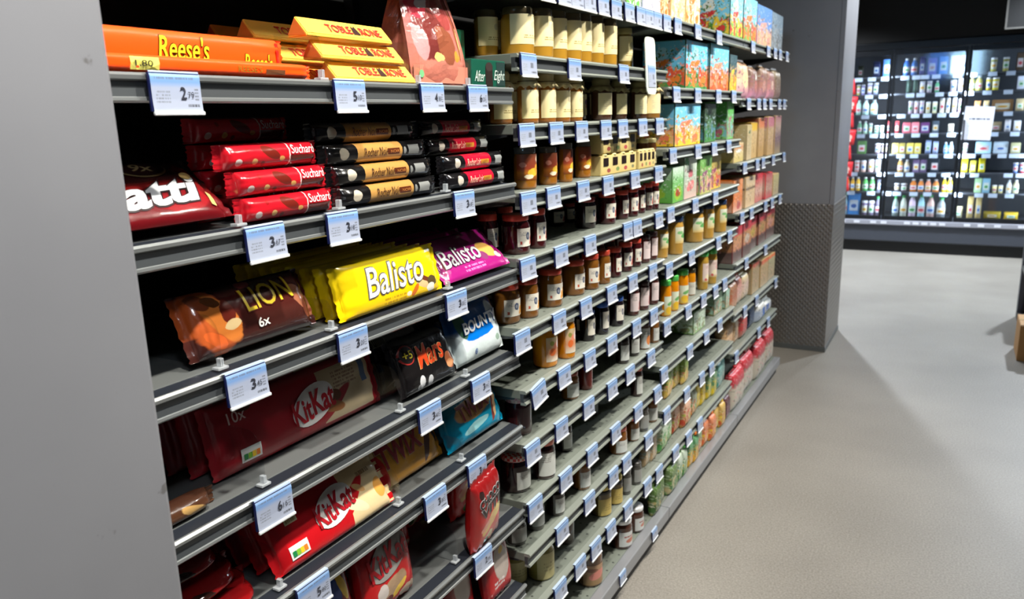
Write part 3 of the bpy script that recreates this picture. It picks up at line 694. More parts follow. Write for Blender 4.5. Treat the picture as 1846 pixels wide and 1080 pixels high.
# ------------------------------------------------------------------ little sleeves of four mini jars
SLV = PRT('sleeve', [(0, (196, 172, 104)), (.4, (214, 194, 128)), (1, (222, 204, 140))], [('e', .2, .2, .05, .12, 0, (150, 70, 60)), ('e', .45, .22, .05, .12, 0, (120, 140, 80)), ('e', .68, .2, .05, .12, 0, (170, 70, 70)), ('e', .9, .22, .04, .1, 0, (120, 120, 90))], .6)
def sleeve(y, x, z, w, label):
    h = .054; t = thing('jar_sleeve', label, 'gift pack', 'sleeves of mini jars', (x, y, z), (0, 0, PI/2))
    obj('carton_sleeve', bbox(w, .06, h, .002), M((214, 194, 128), .55), t); obj('front_print', quad(w-.004, h-.004), SLV, t, (0, -.0305, .002))
    for i in range(4):
        xx = -w/2+w*(i+.5)/4
        obj('window', bbox(w*.13, .002, h*.42, .0006), M((36, 22, 20), .3), t, (xx, -.031, h*.46)); obj('jar_lid', lathe(((.012, 0), (.013, .001), (.013, .004), (.011, .005), (.002, .005))), M((238, 226, 160), .4), t, (xx, -.020, h-.001))
zz = Z['s3']+.0005
sleeve(2.135, -.045, zz, .27, 'lower yellow sleeve of four mini jars beside the fruit honey jars')
sleeve(2.14, -.047, zz+.0595, .27, 'yellow sleeve of four mini jars stacked on another sleeve')
sleeve(2.352, -.040, zz, .145, 'short bright yellow sleeve of mini jars right of the stacked pair')

# ------------------------------------------------------------------ cartons, bags and pouches of the two far bays
def art(key, stops, el): return PRT(key, stops, list(el)+[('n', 9, .60, .15, .75, tuple(int(c*.72) for c in stops[0][1])), ('n', 14, .62, .3, .95, tuple(min(255, int(c*.5+124)) for c in stops[-1][1]))], .38, .12)
BL, GR, YE, OR, RD, WH, TN, PK = (112, 200, 236), (70, 150, 60), (246, 206, 60), (240, 130, 50), (214, 60, 60), (236, 240, 236), (196, 164, 116), (222, 160, 150)
def fruity(key, top, bot, a, b, oval=None):
    lt = tuple(int(.5*c+120) for c in b); dk = tuple(int(c*.62) for c in bot)
    el = [('n', 5.5, .52, .05, .62, a), ('n', 8, .56, .04, .50, b), ('n', 11, .60, .10, .70, lt), ('n', 13, .62, .0, .45, dk), ('e', .30, .40, .07, .16, .3, a), ('e', .66, .32, .09, .10, -.3, b), ('e', .84, .20, .06, .07, 0, a)]
    if oval: el += [('e', .45, .74, .17, .13, .2, oval), ('n', 16, .60, .66, .84, dk), ('n', 9, .62, .70, 1, lt)]
    return art(key, [(0, bot), (.3, bot), (.5, top), (1, top)], el)
DG = (38, 84, 66)
SPEC = {
 's0': [(fruity('s0a', (208, 230, 190), (150, 200, 100), (110, 190, 90), (236, 240, 236)), (150, 190, 110), 'c', 'pale green carton'), (fruity('s0b', (214, 214, 240), (226, 222, 240), WH, (190, 190, 226)), (200, 200, 226), 'c', 'lilac white carton'), (fruity('s0c', (248, 190, 130), (240, 140, 60), OR, (250, 210, 170)), (226, 150, 90), 'c', 'orange carton'),
        (fruity('s0d', (250, 226, 170), (244, 214, 150), (250, 240, 210), (246, 200, 140)), (226, 200, 130), 'c', 'cream carton'), (fruity('s0e', (250, 240, 196), (250, 226, 150), OR, (252, 250, 226)), (226, 208, 140), 'c', 'pale yellow carton with orange streak'),
        (fruity('s0f', (130, 214, 246), (110, 180, 80), RD, YE, WH), DG, 'c', 'sky blue carton with white oval'), (fruity('s0g', (130, 210, 246), (120, 180, 90), OR, (232, 90, 70), (170, 226, 250)), DG, 'c', 'sky blue carton with orange fruit'), (fruity('s0h', (96, 150, 226), (226, 178, 140), PK, (230, 190, 150)), (120, 150, 190), 'c', 'blue and tan carton'), (fruity('s0i', (128, 156, 180), (140, 146, 150), (150, 166, 180), (120, 130, 140)), (110, 120, 130), 'c', 'dull grey blue carton')],
 't1': [(fruity('t1a', (110, 200, 240), (80, 150, 80), OR, (230, 90, 60), (160, 222, 250)), DG, 'c', 'light blue carton with white oval'), (fruity('t1b', (120, 206, 236), (226, 100, 60), (236, 150, 120), OR), DG, 'c', 'light blue carton with orange fruit'), (fruity('t1c', (60, 90, 100), (190, 180, 70), YE, OR), (40, 60, 64), 'c', 'dark teal carton')],
 't2': [(fruity('t2a', (120, 200, 236), (250, 200, 50), (240, 130, 90), (246, 190, 130)), DG, 'c', 'blue over yellow carton with fruit'), (fruity('t2b', (44, 66, 46), (70, 140, 60), (60, 110, 56), (80, 130, 150)), (36, 56, 40), 'c', 'dark green carton'), (fruity('t2c', (96, 180, 90), (130, 196, 110), (170, 90, 110), (120, 190, 190)), (150, 180, 150), 'c', 'fresh green carton')],
 't3': [(art('t3a', [(0, (96, 170, 60)), (.6, (130, 196, 120)), (1, (214, 232, 220))], [('e', .5, .26, .36, .2, 0, (150, 190, 60)), ('e', .5, .26, .2, .12, 0, (180, 60, 50))]), (80, 140, 60), 'c', 'green carton with red disc'), (art('t3b', [(0, (214, 180, 170)), (.5, (180, 200, 180)), (1, (226, 236, 226))], [('e', .5, .3, .3, .12, .2, (226, 130, 130)), ('e', .5, .6, .2, .1, 0, (200, 110, 120)), ('e', .2, .9, .2, .1, 0, (90, 160, 90))]), (150, 180, 150), 'c', 'white green carton with pink fruit'),
        (fruity('t3c', (120, 180, 90), (190, 190, 110), (140, 80, 120), (226, 170, 150)), (100, 150, 80), 'c', 'green yellow carton with purple fruit'), (fruity('t3d', (190, 170, 90), (226, 190, 60), (150, 70, 110), (214, 100, 70)), (150, 130, 60), 'c', 'yellow carton with purple and red fruit')],
 't6': [(fruity('t6a', (190, 210, 186), (130, 170, 96), (150, 150, 110), (200, 220, 200)), (90, 120, 70), 'c', 'pale green pouch box'), (fruity('t6b', (150, 184, 150), (140, 150, 96), (190, 150, 120), (160, 200, 180)), (110, 110, 80), 'c', 'sage green pouch box'), (fruity('t6c', (160, 196, 176), (150, 160, 110), (196, 160, 130), (170, 206, 190)), (120, 130, 100), 'c', 'mint green pouch box')],
 't7': [(fruity('t7a', (130, 160, 70), (210, 176, 100), (226, 190, 90), (220, 160, 110)), (150, 150, 80), 'b', 'yellow green pouch'), (fruity('t7b', (140, 170, 70), (206, 180, 100), (226, 196, 96), (214, 150, 100)), (150, 150, 80), 'b', 'green topped yellow pouch')],
 't8': [(fruity('t8a', (150, 130, 100), (190, 160, 120), (200, 170, 130), (140, 150, 140)), TN, 'b', 'tan pouch'), (fruity('t8b', (196, 214, 190), (90, 150, 80), (80, 160, 80), (200, 190, 130)), GR, 'b', 'white topped green pouch'), (fruity('t8c', (226, 180, 150), (214, 120, 70), (200, 70, 40), (190, 190, 90)), OR, 'b', 'orange red pouch'), (fruity('t8d', (190, 200, 170), (200, 130, 70), (226, 130, 50), (120, 160, 90)), OR, 'b', 'green topped orange pouch'), (fruity('t8e', (226, 200, 60), (220, 190, 70), (236, 206, 50), (200, 160, 60)), YE, 'b', 'bright yellow pouch'), (fruity('t8f', (110, 150, 110), (226, 200, 70), (236, 206, 50), (90, 140, 90)), YE, 'b', 'green topped yellow pouch'), (fruity('t8g', (120, 176, 170), (150, 180, 170), (60, 150, 146), (180, 190, 186)), (90, 150, 140), 'b', 'teal pouch')],
 'tb': [(fruity('tba', (80, 110, 50), (50, 84, 36), (60, 100, 40), (170, 156, 100)), (40, 70, 30), 'b', 'dark green pouch'), (fruity('tbb', (96, 120, 70), (80, 130, 70), (190, 176, 130), (90, 140, 70)), (70, 110, 60), 'b', 'mid green pouch'), (fruity('tbc', (190, 206, 186), (70, 140, 70), (60, 130, 60), (200, 190, 110)), GR, 'b', 'white topped green pouch'), (fruity('tbd', (90, 150, 100), (220, 170, 60), (236, 180, 50), (200, 140, 50)), OR, 'b', 'green topped orange pouch'), (fruity('tbe', (120, 160, 120), (206, 110, 50), (190, 80, 40), (226, 170, 70)), OR, 'b', 'green topped red pouch'), (fruity('tbf', (214, 130, 90), (220, 140, 60), (226, 110, 60), (230, 190, 60)), OR, 'b', 'deep orange pouch'), (fruity('tbg', (206, 170, 90), (214, 180, 70), (206, 100, 50), (226, 200, 70)), YE, 'b', 'mustard yellow pouch'), (fruity('tbh', (84, 40, 46), (110, 46, 54), (130, 60, 66), (70, 30, 40)), (80, 36, 40), 'b', 'dark red pouch')],
 'u1': [(art('u1a', [(0, (200, 130, 170)), (.5, (236, 200, 170)), (1, (170, 130, 100))], [('e', .6, .6, .24, .3, .2, (246, 226, 170))]), TN, 'b', 'pink and cream treat bag'), (art('u1b', [(0, (206, 140, 176)), (.45, (150, 110, 100)), (1, (120, 96, 84))], [('e', .6, .7, .1, .1, 0, WH), ('e', .6, .4, .2, .2, .2, (190, 120, 110))]), TN, 'b', 'mauve and brown treat bag'), (art('u1c', [(0, (180, 130, 160)), (.4, (170, 120, 110)), (1, (130, 110, 90))], [('e', .4, .4, .2, .2, .2, (206, 150, 140))]), TN, 'b', 'brown treat bag'), (art('u1d', [(0, (206, 150, 180)), (.4, (190, 130, 130)), (1, (140, 110, 96))], [('e', .5, .5, .2, .16, .2, (236, 206, 190))]), TN, 'b', 'rosy treat bag'), (art('u1e', [(0, (150, 120, 120)), (.5, (130, 110, 96)), (1, (150, 136, 110))], []), TN, 'b', 'dull tan treat bag')],
 'u2': [(art('u2a', [(0, (206, 186, 110)), (.5, (226, 206, 150)), (.8, (210, 150, 110)), (1, (226, 200, 150))], [('e', .5, .6, .3, .1, 0, WH)]), (200, 180, 140), 'c', 'short cream carton'), (art('u2b', [(0, (206, 186, 150)), (1, (196, 180, 130))], [('e', .5, .8, .2, .05, 0, (70, 100, 60))]), (170, 150, 110), 'c', 'cream rusk carton'), (art('u2c', [(0, (206, 170, 110)), (.75, (214, 186, 140)), (.8, (230, 190, 60)), (1, (220, 180, 60))], []), (190, 150, 60), 'c', 'cream carton with yellow top'), (art('u2d', [(0, (190, 150, 90)), (.7, (206, 176, 130)), (.8, (214, 130, 80)), (1, (206, 120, 90))], []), TN, 'c', 'cream carton with orange top'), (art('u2e', [(0, (196, 160, 110)), (.7, (206, 180, 140)), (.78, (196, 120, 136)), (1, (190, 120, 136))], []), TN, 'c', 'cream carton with pink top'), (art('u2f', [(0, (170, 150, 120)), (.4, (120, 96, 110)), (.7, (190, 166, 150)), (1, (180, 120, 130))], []), TN, 'c', 'greyish pink rusk carton')],
 'u3': [(art('u3a', [(0, (226, 180, 160)), (.4, (226, 130, 70)), (1, (236, 160, 110))], [('e', .6, .2, .2, .15, 0, (190, 90, 90))]), (190, 96, 20), 'c', 'orange carton'), (art('u3b', [(0, (226, 196, 156)), (.55, (220, 190, 150)), (.62, (90, 70, 60)), (.7, (226, 200, 160)), (1, (200, 180, 150))], []), TN, 'c', 'cream carton with dark stripe'), (art('u3c', [(0, (206, 96, 90)), (.4, (220, 190, 170)), (.85, (214, 70, 80)), (1, (206, 50, 66))], []), RD, 'c', 'red topped cream carton'), (art('u3d', [(0, (206, 80, 90)), (.4, (200, 170, 150)), (1, (196, 90, 100))], []), RD, 'c', 'pink red carton'), (art('u3e', [(0, (190, 170, 140)), (1, (200, 190, 130))], []), TN, 'c', 'pale yellow green carton')],
 'u4': [(art('u4%d' % i, [(0, (120, 100, 96)), (.3, (96, 72, 70)), (.36, (190, 130, 90)), (.7, (200, 150, 100)), (.78, (200, 60, 74)), (1, (190, 54, 70))], [('e', .5, .5, .3, .14, 0, c)]), (120, 50, 54), 'c', l) for i, (c, l) in enumerate((((206, 150, 110), 'red topped brown carton'), ((206, 190, 170), 'red topped carton with cream middle'), ((196, 170, 80), 'red topped carton with yellow middle'), ((180, 150, 90), 'red topped tan carton'), ((206, 150, 130), 'red topped carton by the pillar')))],
 'u5': [(art('u5a', [(0, (226, 190, 150)), (.5, (180, 100, 70)), (1, (130, 100, 70))], []), TN, 'b', 'brown biscuit bag'), (art('u5b', [(0, (206, 180, 150)), (.5, (214, 170, 160)), (1, (220, 130, 110))], []), TN, 'b', 'pink striped bag'), (art('u5c', [(0, (206, 190, 160)), (.6, (220, 190, 180)), (1, (200, 186, 130))], []), TN, 'b', 'cream pink bag'), (art('u5d', [(0, (190, 166, 130)), (.8, (170, 150, 110)), (.9, (190, 80, 60)), (1, (206, 90, 60))], []), TN, 'c', 'tan carton with red top'), (art('u5e', [(0, (196, 170, 136)), (.8, (190, 166, 120)), (.9, (226, 110, 70)), (1, (226, 110, 70))], []), TN, 'c', 'tan carton with orange top'), (art('u5f', [(0, (190, 166, 136)), (.85, (180, 180, 140)), (.9, (244, 130, 80)), (1, (250, 140, 90))], []), TN, 'c', 'tan carton with bright orange top')],
 'u6': [(art('u6a', [(0, (190, 120, 90)), (.5, (226, 186, 140)), (1, (210, 170, 120))], []), TN, 'b', 'tan biscuit bag'), (art('u6b', [(0, (200, 160, 130)), (.6, (230, 200, 160)), (1, (170, 150, 130))], []), TN, 'b', 'pale biscuit bag'), (art('u6c', [(0, (170, 150, 130)), (.4, (190, 70, 70)), (1, (206, 90, 86))], []), RD, 'b', 'red cup shaped pouch'), (art('u6d', [(0, (30, 50, 84)), (1, (30, 60, 100))], []), (24, 40, 70), 'b', 'navy bag'), (art('u6e', [(0, (180, 190, 206)), (.6, (170, 186, 210)), (.75, (220, 222, 220)), (1, (230, 232, 226))], [('r', .5, 0, .9, .7, (40, 110, 200))]), WH, 'b', 'white bag with blue stripe'), (art('u6f', [(0, (210, 206, 170)), (.5, (190, 196, 220)), (1, (236, 240, 230))], [('r', .1, .3, .5, .8, (40, 100, 190))]), WH, 'b', 'white bag with blue block')],
 'ub': [(art('ub%d' % i, [(0, (196, 190, 176)), (.62, (206, 196, 180)), (.7, (190, 60, 70)), (1, (196, 50, 60))], []), WH, 'b', n) for i, n in enumerate(('red topped white pouch', 'red topped cream pouch', 'white pouch with red top', 'cream pouch with red top'))],
}
def good(key, y0, w, h, spec, i, n):
    mat, side, kind, nm = spec; b = bay_of(key); kk = key
    if key == 's0': b = 1 if y0 < 2.5 else 2 if y0 < 3.5 else 3; kk = 'stu'[b-1]+'0'
    if key == 's0': h -= .03
    w = max(.05, w*.94); y0 = min(y0, BAYS[3][1]+.99-w) if key[0] == 'u' or key == 's0' else y0
    room = 9
    ks = sorted((Z[q] for q in Z if q[0] == kk[0] and Z[q] > Z[kk]+.02)); room = (ks[0]-Z[kk]-.040) if ks else .24
    h = min(max(h, .07), room-.012 if kind == 'b' else room); d = .16 if kind == 'c' else min(.06, w*.5)
    t = thing('carton' if kind == 'c' else 'pouch', "%s, %s from left on %s" % (nm, ORD[i+1], shname(kk)), 'box' if kind == 'c' else 'bag', 'packs on the %s' % shname(kk), ((.016 if key[-1] == 'b' else -.014)-d/2-random.uniform(0, .02), y0+w/2, Z[kk]+.0006), (0, 0, PI/2+rad(random.uniform(-1, 1))))
    if kind == 'c':
        obj('carton_body', bbox(round(w, 3), d, round(h, 3), .0025), M(side, .45), t); obj('front_print', quad(w-.004, h-.004), mat, t, (0, -d/2-.0008, .002)); obj('side_print', quad(d-.006, h-.006), mat, t, (-w/2-.0008, 0, .003), (0, 0, -PI/2)); obj('top_flap', bbox(round(w*.96, 3), d*.45, .0012, 0), M(side, .45), t, (0, -d*.2, h))
    else:
        obj('pouch_body', pillow(round(w, 3), round(h-.008, 3), round(d, 3), 10, 4.5, 'tb', .0015, 3, .28 if key == 'u1' else .08), mat, t)
        if key in ('t7', 't8', 'tb', 'ub'): obj('spout_cap', lathe(((.007, 0), (.009, .002), (.009, .012), (.006, .014))), M({'ub': (196, 50, 60)}.get(key, side), .35), t, (0, 0, h-.002))
        else: obj('seal_strip', bbox(round(w*.9, 3), .002, .004, 0), M(side, .4), t, (0, 0, h-.007))
for k in BOXES:
    if k == 's3': continue
    cnt = {}; last = -1; lst = BOXES[k]
    if k[0] == 'u' or k == 's0':
        en = max(a+b for a, b, c in lst); st = min(a for a, b, c in lst); ts = 3.512 if k[0] == 'u' else st; q = (4.494-ts)/(en-st); lst = [(ts+(a-st)*q, b*q, c) for a, b, c in lst]
    for (y0, w, h), sp in zip(lst, SPEC[k]):
        y0 = max(y0, last+.003); kk = k if k != 's0' else (1 if y0 < 2.5 else 2 if y0 < 3.5 else 3)
        if k[0] == 'u': y0 = max(y0, 3.512)
        if k[0] == 't' and y0+w*.94 > 3.485: w = max(.07, (3.485-y0)/.94)
        if y0+w*.94 > 4.497 : w = max(.07, (4.497-y0)/.94)
        if y0+w*.94 > 4.499: y0 = 4.499-w*.94
        last = y0+w*.94
        if k in ('t7', 't8', 'tb', 'ub'): h = .19 if k == 'ub' else .125
        for a, b in (((y0, w/2), (y0+w*.47+.002, w/2-.004)) if k in ('t7', 't8', 'tb') and w > .11 else ((y0, w),)):
            i = cnt.get(kk, 0); cnt[kk] = i+1; good(k, a, b, h, sp, i, 0)
# deeper cartons glimpsed between the bays
for y, nm in ((2.30, 'left'), (2.43, 'right')):
    t = thing('carton', 'dark teal carton behind the rounded white card, %s one of two' % nm, 'box', 'teal cartons', (-.26 if nm == 'left' else -.17, y, Z['s1']+.0006), (0, 0, PI/2))
    obj('carton_body', bbox(.12, .12, .085, .0025), M((40, 66, 76), .45), t); obj('front_print', quad(.114, .079), fruity('teal', (60, 100, 120), (50, 80, 84), (110, 60, 70), (120, 170, 200)), t, (0, -.0608, .003)); obj('top_flap', bbox(.112, .05, .0012, 0), M((40, 66, 76), .45), t, (0, -.03, .085))
# ------------------------------------------------------------------ sweets bay, pack by pack (pack coordinates: x along the shelf, z up its face)
def pack(name, label, cat, y, xf, z, w, h, d, mat, lean=0, p=9, q=3, seal='lr', group=None, seed=0, wr=.0012, taper=0, yaw=0, turn=0):
    """xf = front face of the foot; lean in degrees, top tipping into the shelf"""
    a = rad(lean)
    t = thing(name, label, cat, group, (xf-d/2*math.cos(a), y, z+d/2*abs(math.sin(a))+.0008), (-a, rad(turn), PI/2+rad(yaw)))
    obj('wrapper', pillow(w, h, d, p, q, seal, wr, seed, taper), mat, t)
    return t, bulge(w, h, d, p, q)
def strip(parent, pts, c, yf=None, off=.0014, name='print', rough=.35):
    """flat printed patch with the given outline, following the pack face"""
    bm = bmesh.new(); bm.faces.new([bm.verts.new((x, 0, z)) for x, z in pts])
    if yf:
        bmesh.ops.triangulate(bm, faces=bm.faces)
        for _ in range(3): bmesh.ops.subdivide_edges(bm, edges=[e for e in bm.edges if e.calc_length() > .014], cuts=1)
        bmesh.ops.triangulate(bm, faces=bm.faces)
    for v in bm.verts: v.co.y = (yf(v.co.x, v.co.z) if yf else 0)-off
    me = bpy.data.meshes.new('print'); bm.to_mesh(me); bm.free(); return obj(name, me, M(c, rough), parent)
def oval(cx, cz, rx, rz, rot=0, n=28):
    return [(cx+rx*math.cos(2*PI*i/n)*math.cos(rot)-rz*math.sin(2*PI*i/n)*math.sin(rot), cz+rx*math.cos(2*PI*i/n)*math.sin(rot)+rz*math.sin(2*PI*i/n)*math.cos(rot)) for i in range(n)]
def rect(x0, z0, x1, z1): return [(x0, z0), (x1, z0), (x1, z1), (x0, z1)]
# --- first shelf
OG = (255, 84, 18); z = Z['A']
mo = PRT('orange', [(0, (246, 74, 16)), (.5, OG), (1, (255, 96, 40))], [], .28, 0, 0, .12)
t, f = pack('peanut_cup_pack', 'long orange peanut butter pack standing upright behind a flat one', 'chocolate pack', .700, -.062, z, .41, .060, .045, mo, 0, 14, 6)
outlined(t, "Reese's", -.018, .021, .080, .031, (240, 218, 40), (84, 50, 8), f, .25, .012, 0, .03); outlined(t, "Reese's", .122, .012, .054, .024, (240, 218, 40), (84, 50, 8), f, .25, .012, 0, .03)
strip(t, rect(.188, .006, .199, .054), (210, 40, 30), f)
t, f = pack('peanut_cup_pack', 'orange peanut butter pack lying flat at the front rail', 'chocolate pack', .712, -.014, z, .40, .022, .046, mo, 0, 14, 5, 'lr', None, 2)
strip(t, rect(-.105, .003, -.066, .018), (238, 226, 110), f); lettering(t, '1,80', -.100, .006, .024, .008, (40, 40, 30), f, 0, .01, 0, .0026); lettering(t, "REESE'S", .055, .006, .042, .008, (150, 110, 30), f, 0, .01); strip(t, rect(.104, .004, .14, .011), (110, 66, 40), f)
YB = M((248, 200, 84), .34)
def prism_bar(L, s):
    pr = [(-.020, 0), (-.0205, .005), (.003, s), (.020, .005), (.020, 0)]; n = len(pr)
    vs = [(-L/2, y, zz) for y, zz in pr]+[(L/2, y, zz) for y, zz in pr]
    return boxed(vs, [(i, i+n, (i+1) % n+n, (i+1) % n) for i in range(n)]+[tuple(range(n)), tuple(range(n, 2*n))[::-1]])
def boxed(vs, fs):
    me = mk(vs, fs); bm = bmesh.new(); bm.from_mesh(me); bmesh.ops.recalc_face_normals(bm, faces=bm.faces); bmesh.ops.bevel(bm, geom=list(bm.edges), offset=.0015, segments=2, affect='EDGES'); bm.to_mesh(me); bm.free(); return me
PB = prism_bar(.208, .031); cap_tri = [(-.0185, .002), (.003, .028), (.018, .004)]
def tri_bar(y, x, zz, label, txt=True):
    t = thing('triangular_chocolate_bar', label, 'chocolate bar', 'yellow triangular bars', (x, y, zz), (0, 0, PI/2)); obj('carton', PB, YB, t)
    yf = lambda a, b: -.0205+(b-.005)*(.0235/.026)
    obj('end_panel', mk([(-.1045, a, b) for a, b in cap_tri], [(0, 1, 2)]), M((214, 130, 60), .35), t)
    if txt:
        for s, x0, w in (('TOBLE', -.050, .058), ('RONE', .030, .052)): outlined(t, s, x0, .011, w, .0125, (214, 44, 36), (255, 226, 150), yf, .0, .015, 0, .02)
        strip(t, [(.010, .0105), (.027, .0105), (.022, .025), (.017, .022), (.014, .025)], (60, 36, 34), yf)
for row, (x0, lab) in enumerate(((-.036, 'front column'), (-.115, 'second column'), (-.20, 'rear column'))):
    for i, lv in enumerate(('bottom', 'middle', 'top')):
        tri_bar(1.066-.018*i-(.03 if row == 1 else .02 if row else 0), x0-.010*i, z+.0008+.0325*i, 'yellow triangular chocolate bar, %s of the %s beside the pink bag' % (lv, lab), row < 2)
for i, lv in enumerate(('bottom', 'upper')): tri_bar(.80, -.16-.01*i, z+.0008+.0325*i, 'shaded yellow triangular bar behind the orange packs, %s one' % lv, False)
pink = PRT('pinkbag', [(0, (176, 96, 80)), (.2, (206, 128, 110)), (.6, (196, 110, 106)), (1, (170, 84, 84))], [('e', .40, .5, .3, .26, .2, (120, 52, 48)), ('e', .30, .78, .17, .12, .4, (206, 50, 70)), ('e', .42, .82, .10, .06, .3, (240, 226, 226)), ('e', .62, .40, .16, .2, .5, (150, 84, 60)), ('e', .46, .27, .09, .04, 0, (240, 200, 120)), ('e', .8, .3, .05, .06, 0, (230, 150, 60)), ('e', .7, .74, .12, .2, .2, (160, 70, 66)), ('e', .2, .42, .1, .18, .2, (236, 150, 150))], .22, .10, .4, .9)
def gusset(w, d, h):
    """flat bottomed gusset bag: rectangular foot pinched to a line at the top, folded sides, crinkled film"""
    nl, ne = 18, 7; vs, fs, uv = [], [], []
    for k in range(nl+1):
        t = k/nl; ww = w*(1-.20*t**1.5)/2; dd = d*(1-t**1.6)/2+.0015; g = .55*ww*0+.030*t**.8*(1 if t < 1 else .2)
        ring = [(-ww, -dd), (ww, -dd), (ww-g, 0), (ww, dd), (-ww, dd), (-ww+g, 0)]
        for a in range(6):
            (x0, y0), (x1, y1) = ring[a], ring[(a+1) % 6]
            for e in range(ne):
                s = e/ne; x, y = x0+(x1-x0)*s, y0+(y1-y0)*s; z = h*t
                m = math.sin(PI*s)
                nz = noise.noise((x*38, y*38+a*3, z*30))*.0085*m*(.3+.7*t)+(.012*m*math.sin(PI*min(1, t*1.2)) if a in (0, 3) else 0)
                if a in (0,): y -= nz
                elif a == 3: y += nz
                else: x += noise.noise((x*30, y*40, z*34+a))*.006*m
                vs.append((x, y, z)); uv.append((.5+x/w, t) if a == 0 else (.02 if a in (4, 5) else .02, .08+.1*s))
    n = 6*ne
    for k in range(nl):
        for i in range(n): fs.append((k*n+i, k*n+(i+1) % n, (k+1)*n+(i+1) % n, (k+1)*n+i))
    fs.append(tuple(range(n))[::-1]); fs.append(tuple(nl*n+i for i in range(n)))
    return mk(vs, fs, uv, False)
t = thing('gusset_bag', 'rose metallic stand up bag between yellow bars and green boxes', 'bag', None, (-.078, 1.278, z+.0008), (0, 0, PI/2+rad(-3)))
obj('wrapper', gusset(.176, .085, .185), pink, t); obj('top_seal', boxes_me([(-.074, -.0012, .184, .074, .0012, .195)]), M((190, 110, 100), .25), t)
strip(t, rect(-.083, .004, .085, .036), (206, 132, 110), lambda a, b: -.0445, .0012, 'base_fold'); strip(t, oval(-.062, .02, .007, .007), (120, 190, 130), lambda a, b: -.0445, .003)
grn = (36, 128, 92)
def carton(name, label, cat, y, xf, z, w, h, d, c, lean=0, group=None, yaw=0, rough=.4):
    a = rad(lean); t = thing(name, label, cat, group, (xf-d/2*math.cos(a), y, z+d/2*abs(math.sin(a))+.0006), (-a, 0, PI/2+rad(yaw)))
    obj('carton_body', bbox(w, d, h, .002), M(c, rough), t); return t, (lambda a, b: -d/2)
t, f = carton('mint_box', 'green mint chocolate box standing on end behind the lying box', 'box', 1.432, -.105, z, .085, .122, .04, grn)
strip(t, rect(-.035, .05, .02, .085), (36, 42, 40), f, .0006); lettering(t, 'After', -.034, .088, .046, .016, (226, 232, 226), f, .3, .0, .25); lettering(t, '8', -.02, .056, .014, .022, (226, 232, 226), f, .2, .01, .25)
t, f = carton('mint_box', 'dark green mint chocolate box lying on its side at the front', 'box', 1.433, -.022, z, .134, .054, .09, (24, 84, 66), 0, None, 0, .3)
strip(t, rect(.030, .003, .064, .051), (40, 60, 58), f, .0006); strip(t, rect(-.014, .002, .014, .038), (44, 34, 32), f, .0006); strip(t, oval(0, .040, .014, .009), (60, 50, 48), f, .0009)
lettering(t, 'After', -.058, .010, .040, .022, (206, 222, 212), f, .35, 0, 0, .0014); lettering(t, 'Eight', .018, .008, .044, .026, (206, 222, 212), f, .35, 0, 0, .0014)
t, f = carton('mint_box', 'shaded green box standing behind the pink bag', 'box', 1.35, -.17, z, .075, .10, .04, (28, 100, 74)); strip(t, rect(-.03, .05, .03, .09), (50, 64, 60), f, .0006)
# --- second shelf
z = Z['B']
mb = PRT('maroon', [(0, (96, 14, 20)), (.30, (120, 18, 24)), (.52, (120, 24, 22)), (.58, (46, 14, 14)), (1, (34, 12, 12))], [('e', .75, .28, .2, .2, 0, (150, 26, 32))], .24, .04, .3, .3)
t, f = pack('chocolate_pack', 'maroon pack leaning back with fat white slanted letters', 'chocolate pack', .618, -.016, z+.003, .225, .120, .03, mb, 52, 9, 3, 'lr', None, 6)
outlined(t, 'uatti', -.068, .016, .168, .046, (232, 234, 236), (40, 10, 14), f, .35, .035, .05, .03); strip(t, oval(.088, .070, .009, .007, .2), (214, 180, 110), f, .003)
for a, b in ((0, (110, 92, 60)), (.0012, (34, 13, 13))): strip(t, oval(.036, .094, .036-a*2.5, .019-a*2.2, -.1), b, f, .0012+a)
lettering(t, '9x', .020, .086, .032, .017, (124, 106, 72), f, .2, .015, -.1, .0034); strip(t, [(.100, .040), (.109, .038), (.103, .013), (.096, .016)], (214, 176, 110), f)
rr = PRT('redlog', [(0, (170, 16, 30)), (.5, (206, 26, 40)), (1, (190, 22, 36))], [('e', .10, .30, .035, .14, 0, (214, 196, 190)), ('e', .27, .30, .03, .12, 0, (222, 176, 110)), ('e', .45, .62, .08, .30, .2, (112, 34, 24)), ('e', .57, .36, .03, .1, 0, (216, 160, 90)), ('e', .2, .75, .02, .1, 0, (150, 20, 24)), ('r', .655, 0, .668, 1, (240, 214, 206)), ('r', .668, 0, .97, .46, (92, 34, 26)), ('e', .36, .2, .02, .1, 0, (120, 26, 22))], .2, .02, .5, .35)
def log(label, y, xf, zz, L, mat, seed, group, d=.037):
    return pack('praline_log', label, 'chocolate pack', y, xf, zz, L, d-.0015, d, mat, 0, 16, 2.1, 'lr', group, seed, .0009)
H = .0372
for i, (lv, y, dx) in enumerate((('bottom', .852, 0), ('middle', .846, -.004), ('top', .834, -.010))):
    t, f = log('red praline log with white script, %s of the front stack' % lv, y, -.018+dx, z+H*i, .172, rr, 3+i, 'red praline logs'); lettering(t, 'Suchard', .030, .0185, .050, .013, (244, 232, 228), f, .2, .006, 0, .0016)
for i, lv in enumerate(('bottom', 'second', 'third', 'top')):
    t, f = log('shaded red praline log, %s of the stack behind' % lv, .845, -.085-.004*i, z+H*i, .172, rr, 4, 'red praline logs'); lettering(t, 'Suchard', .030, .0185, .050, .013, (244, 232, 228), f, .2, .006, 0, .0016)
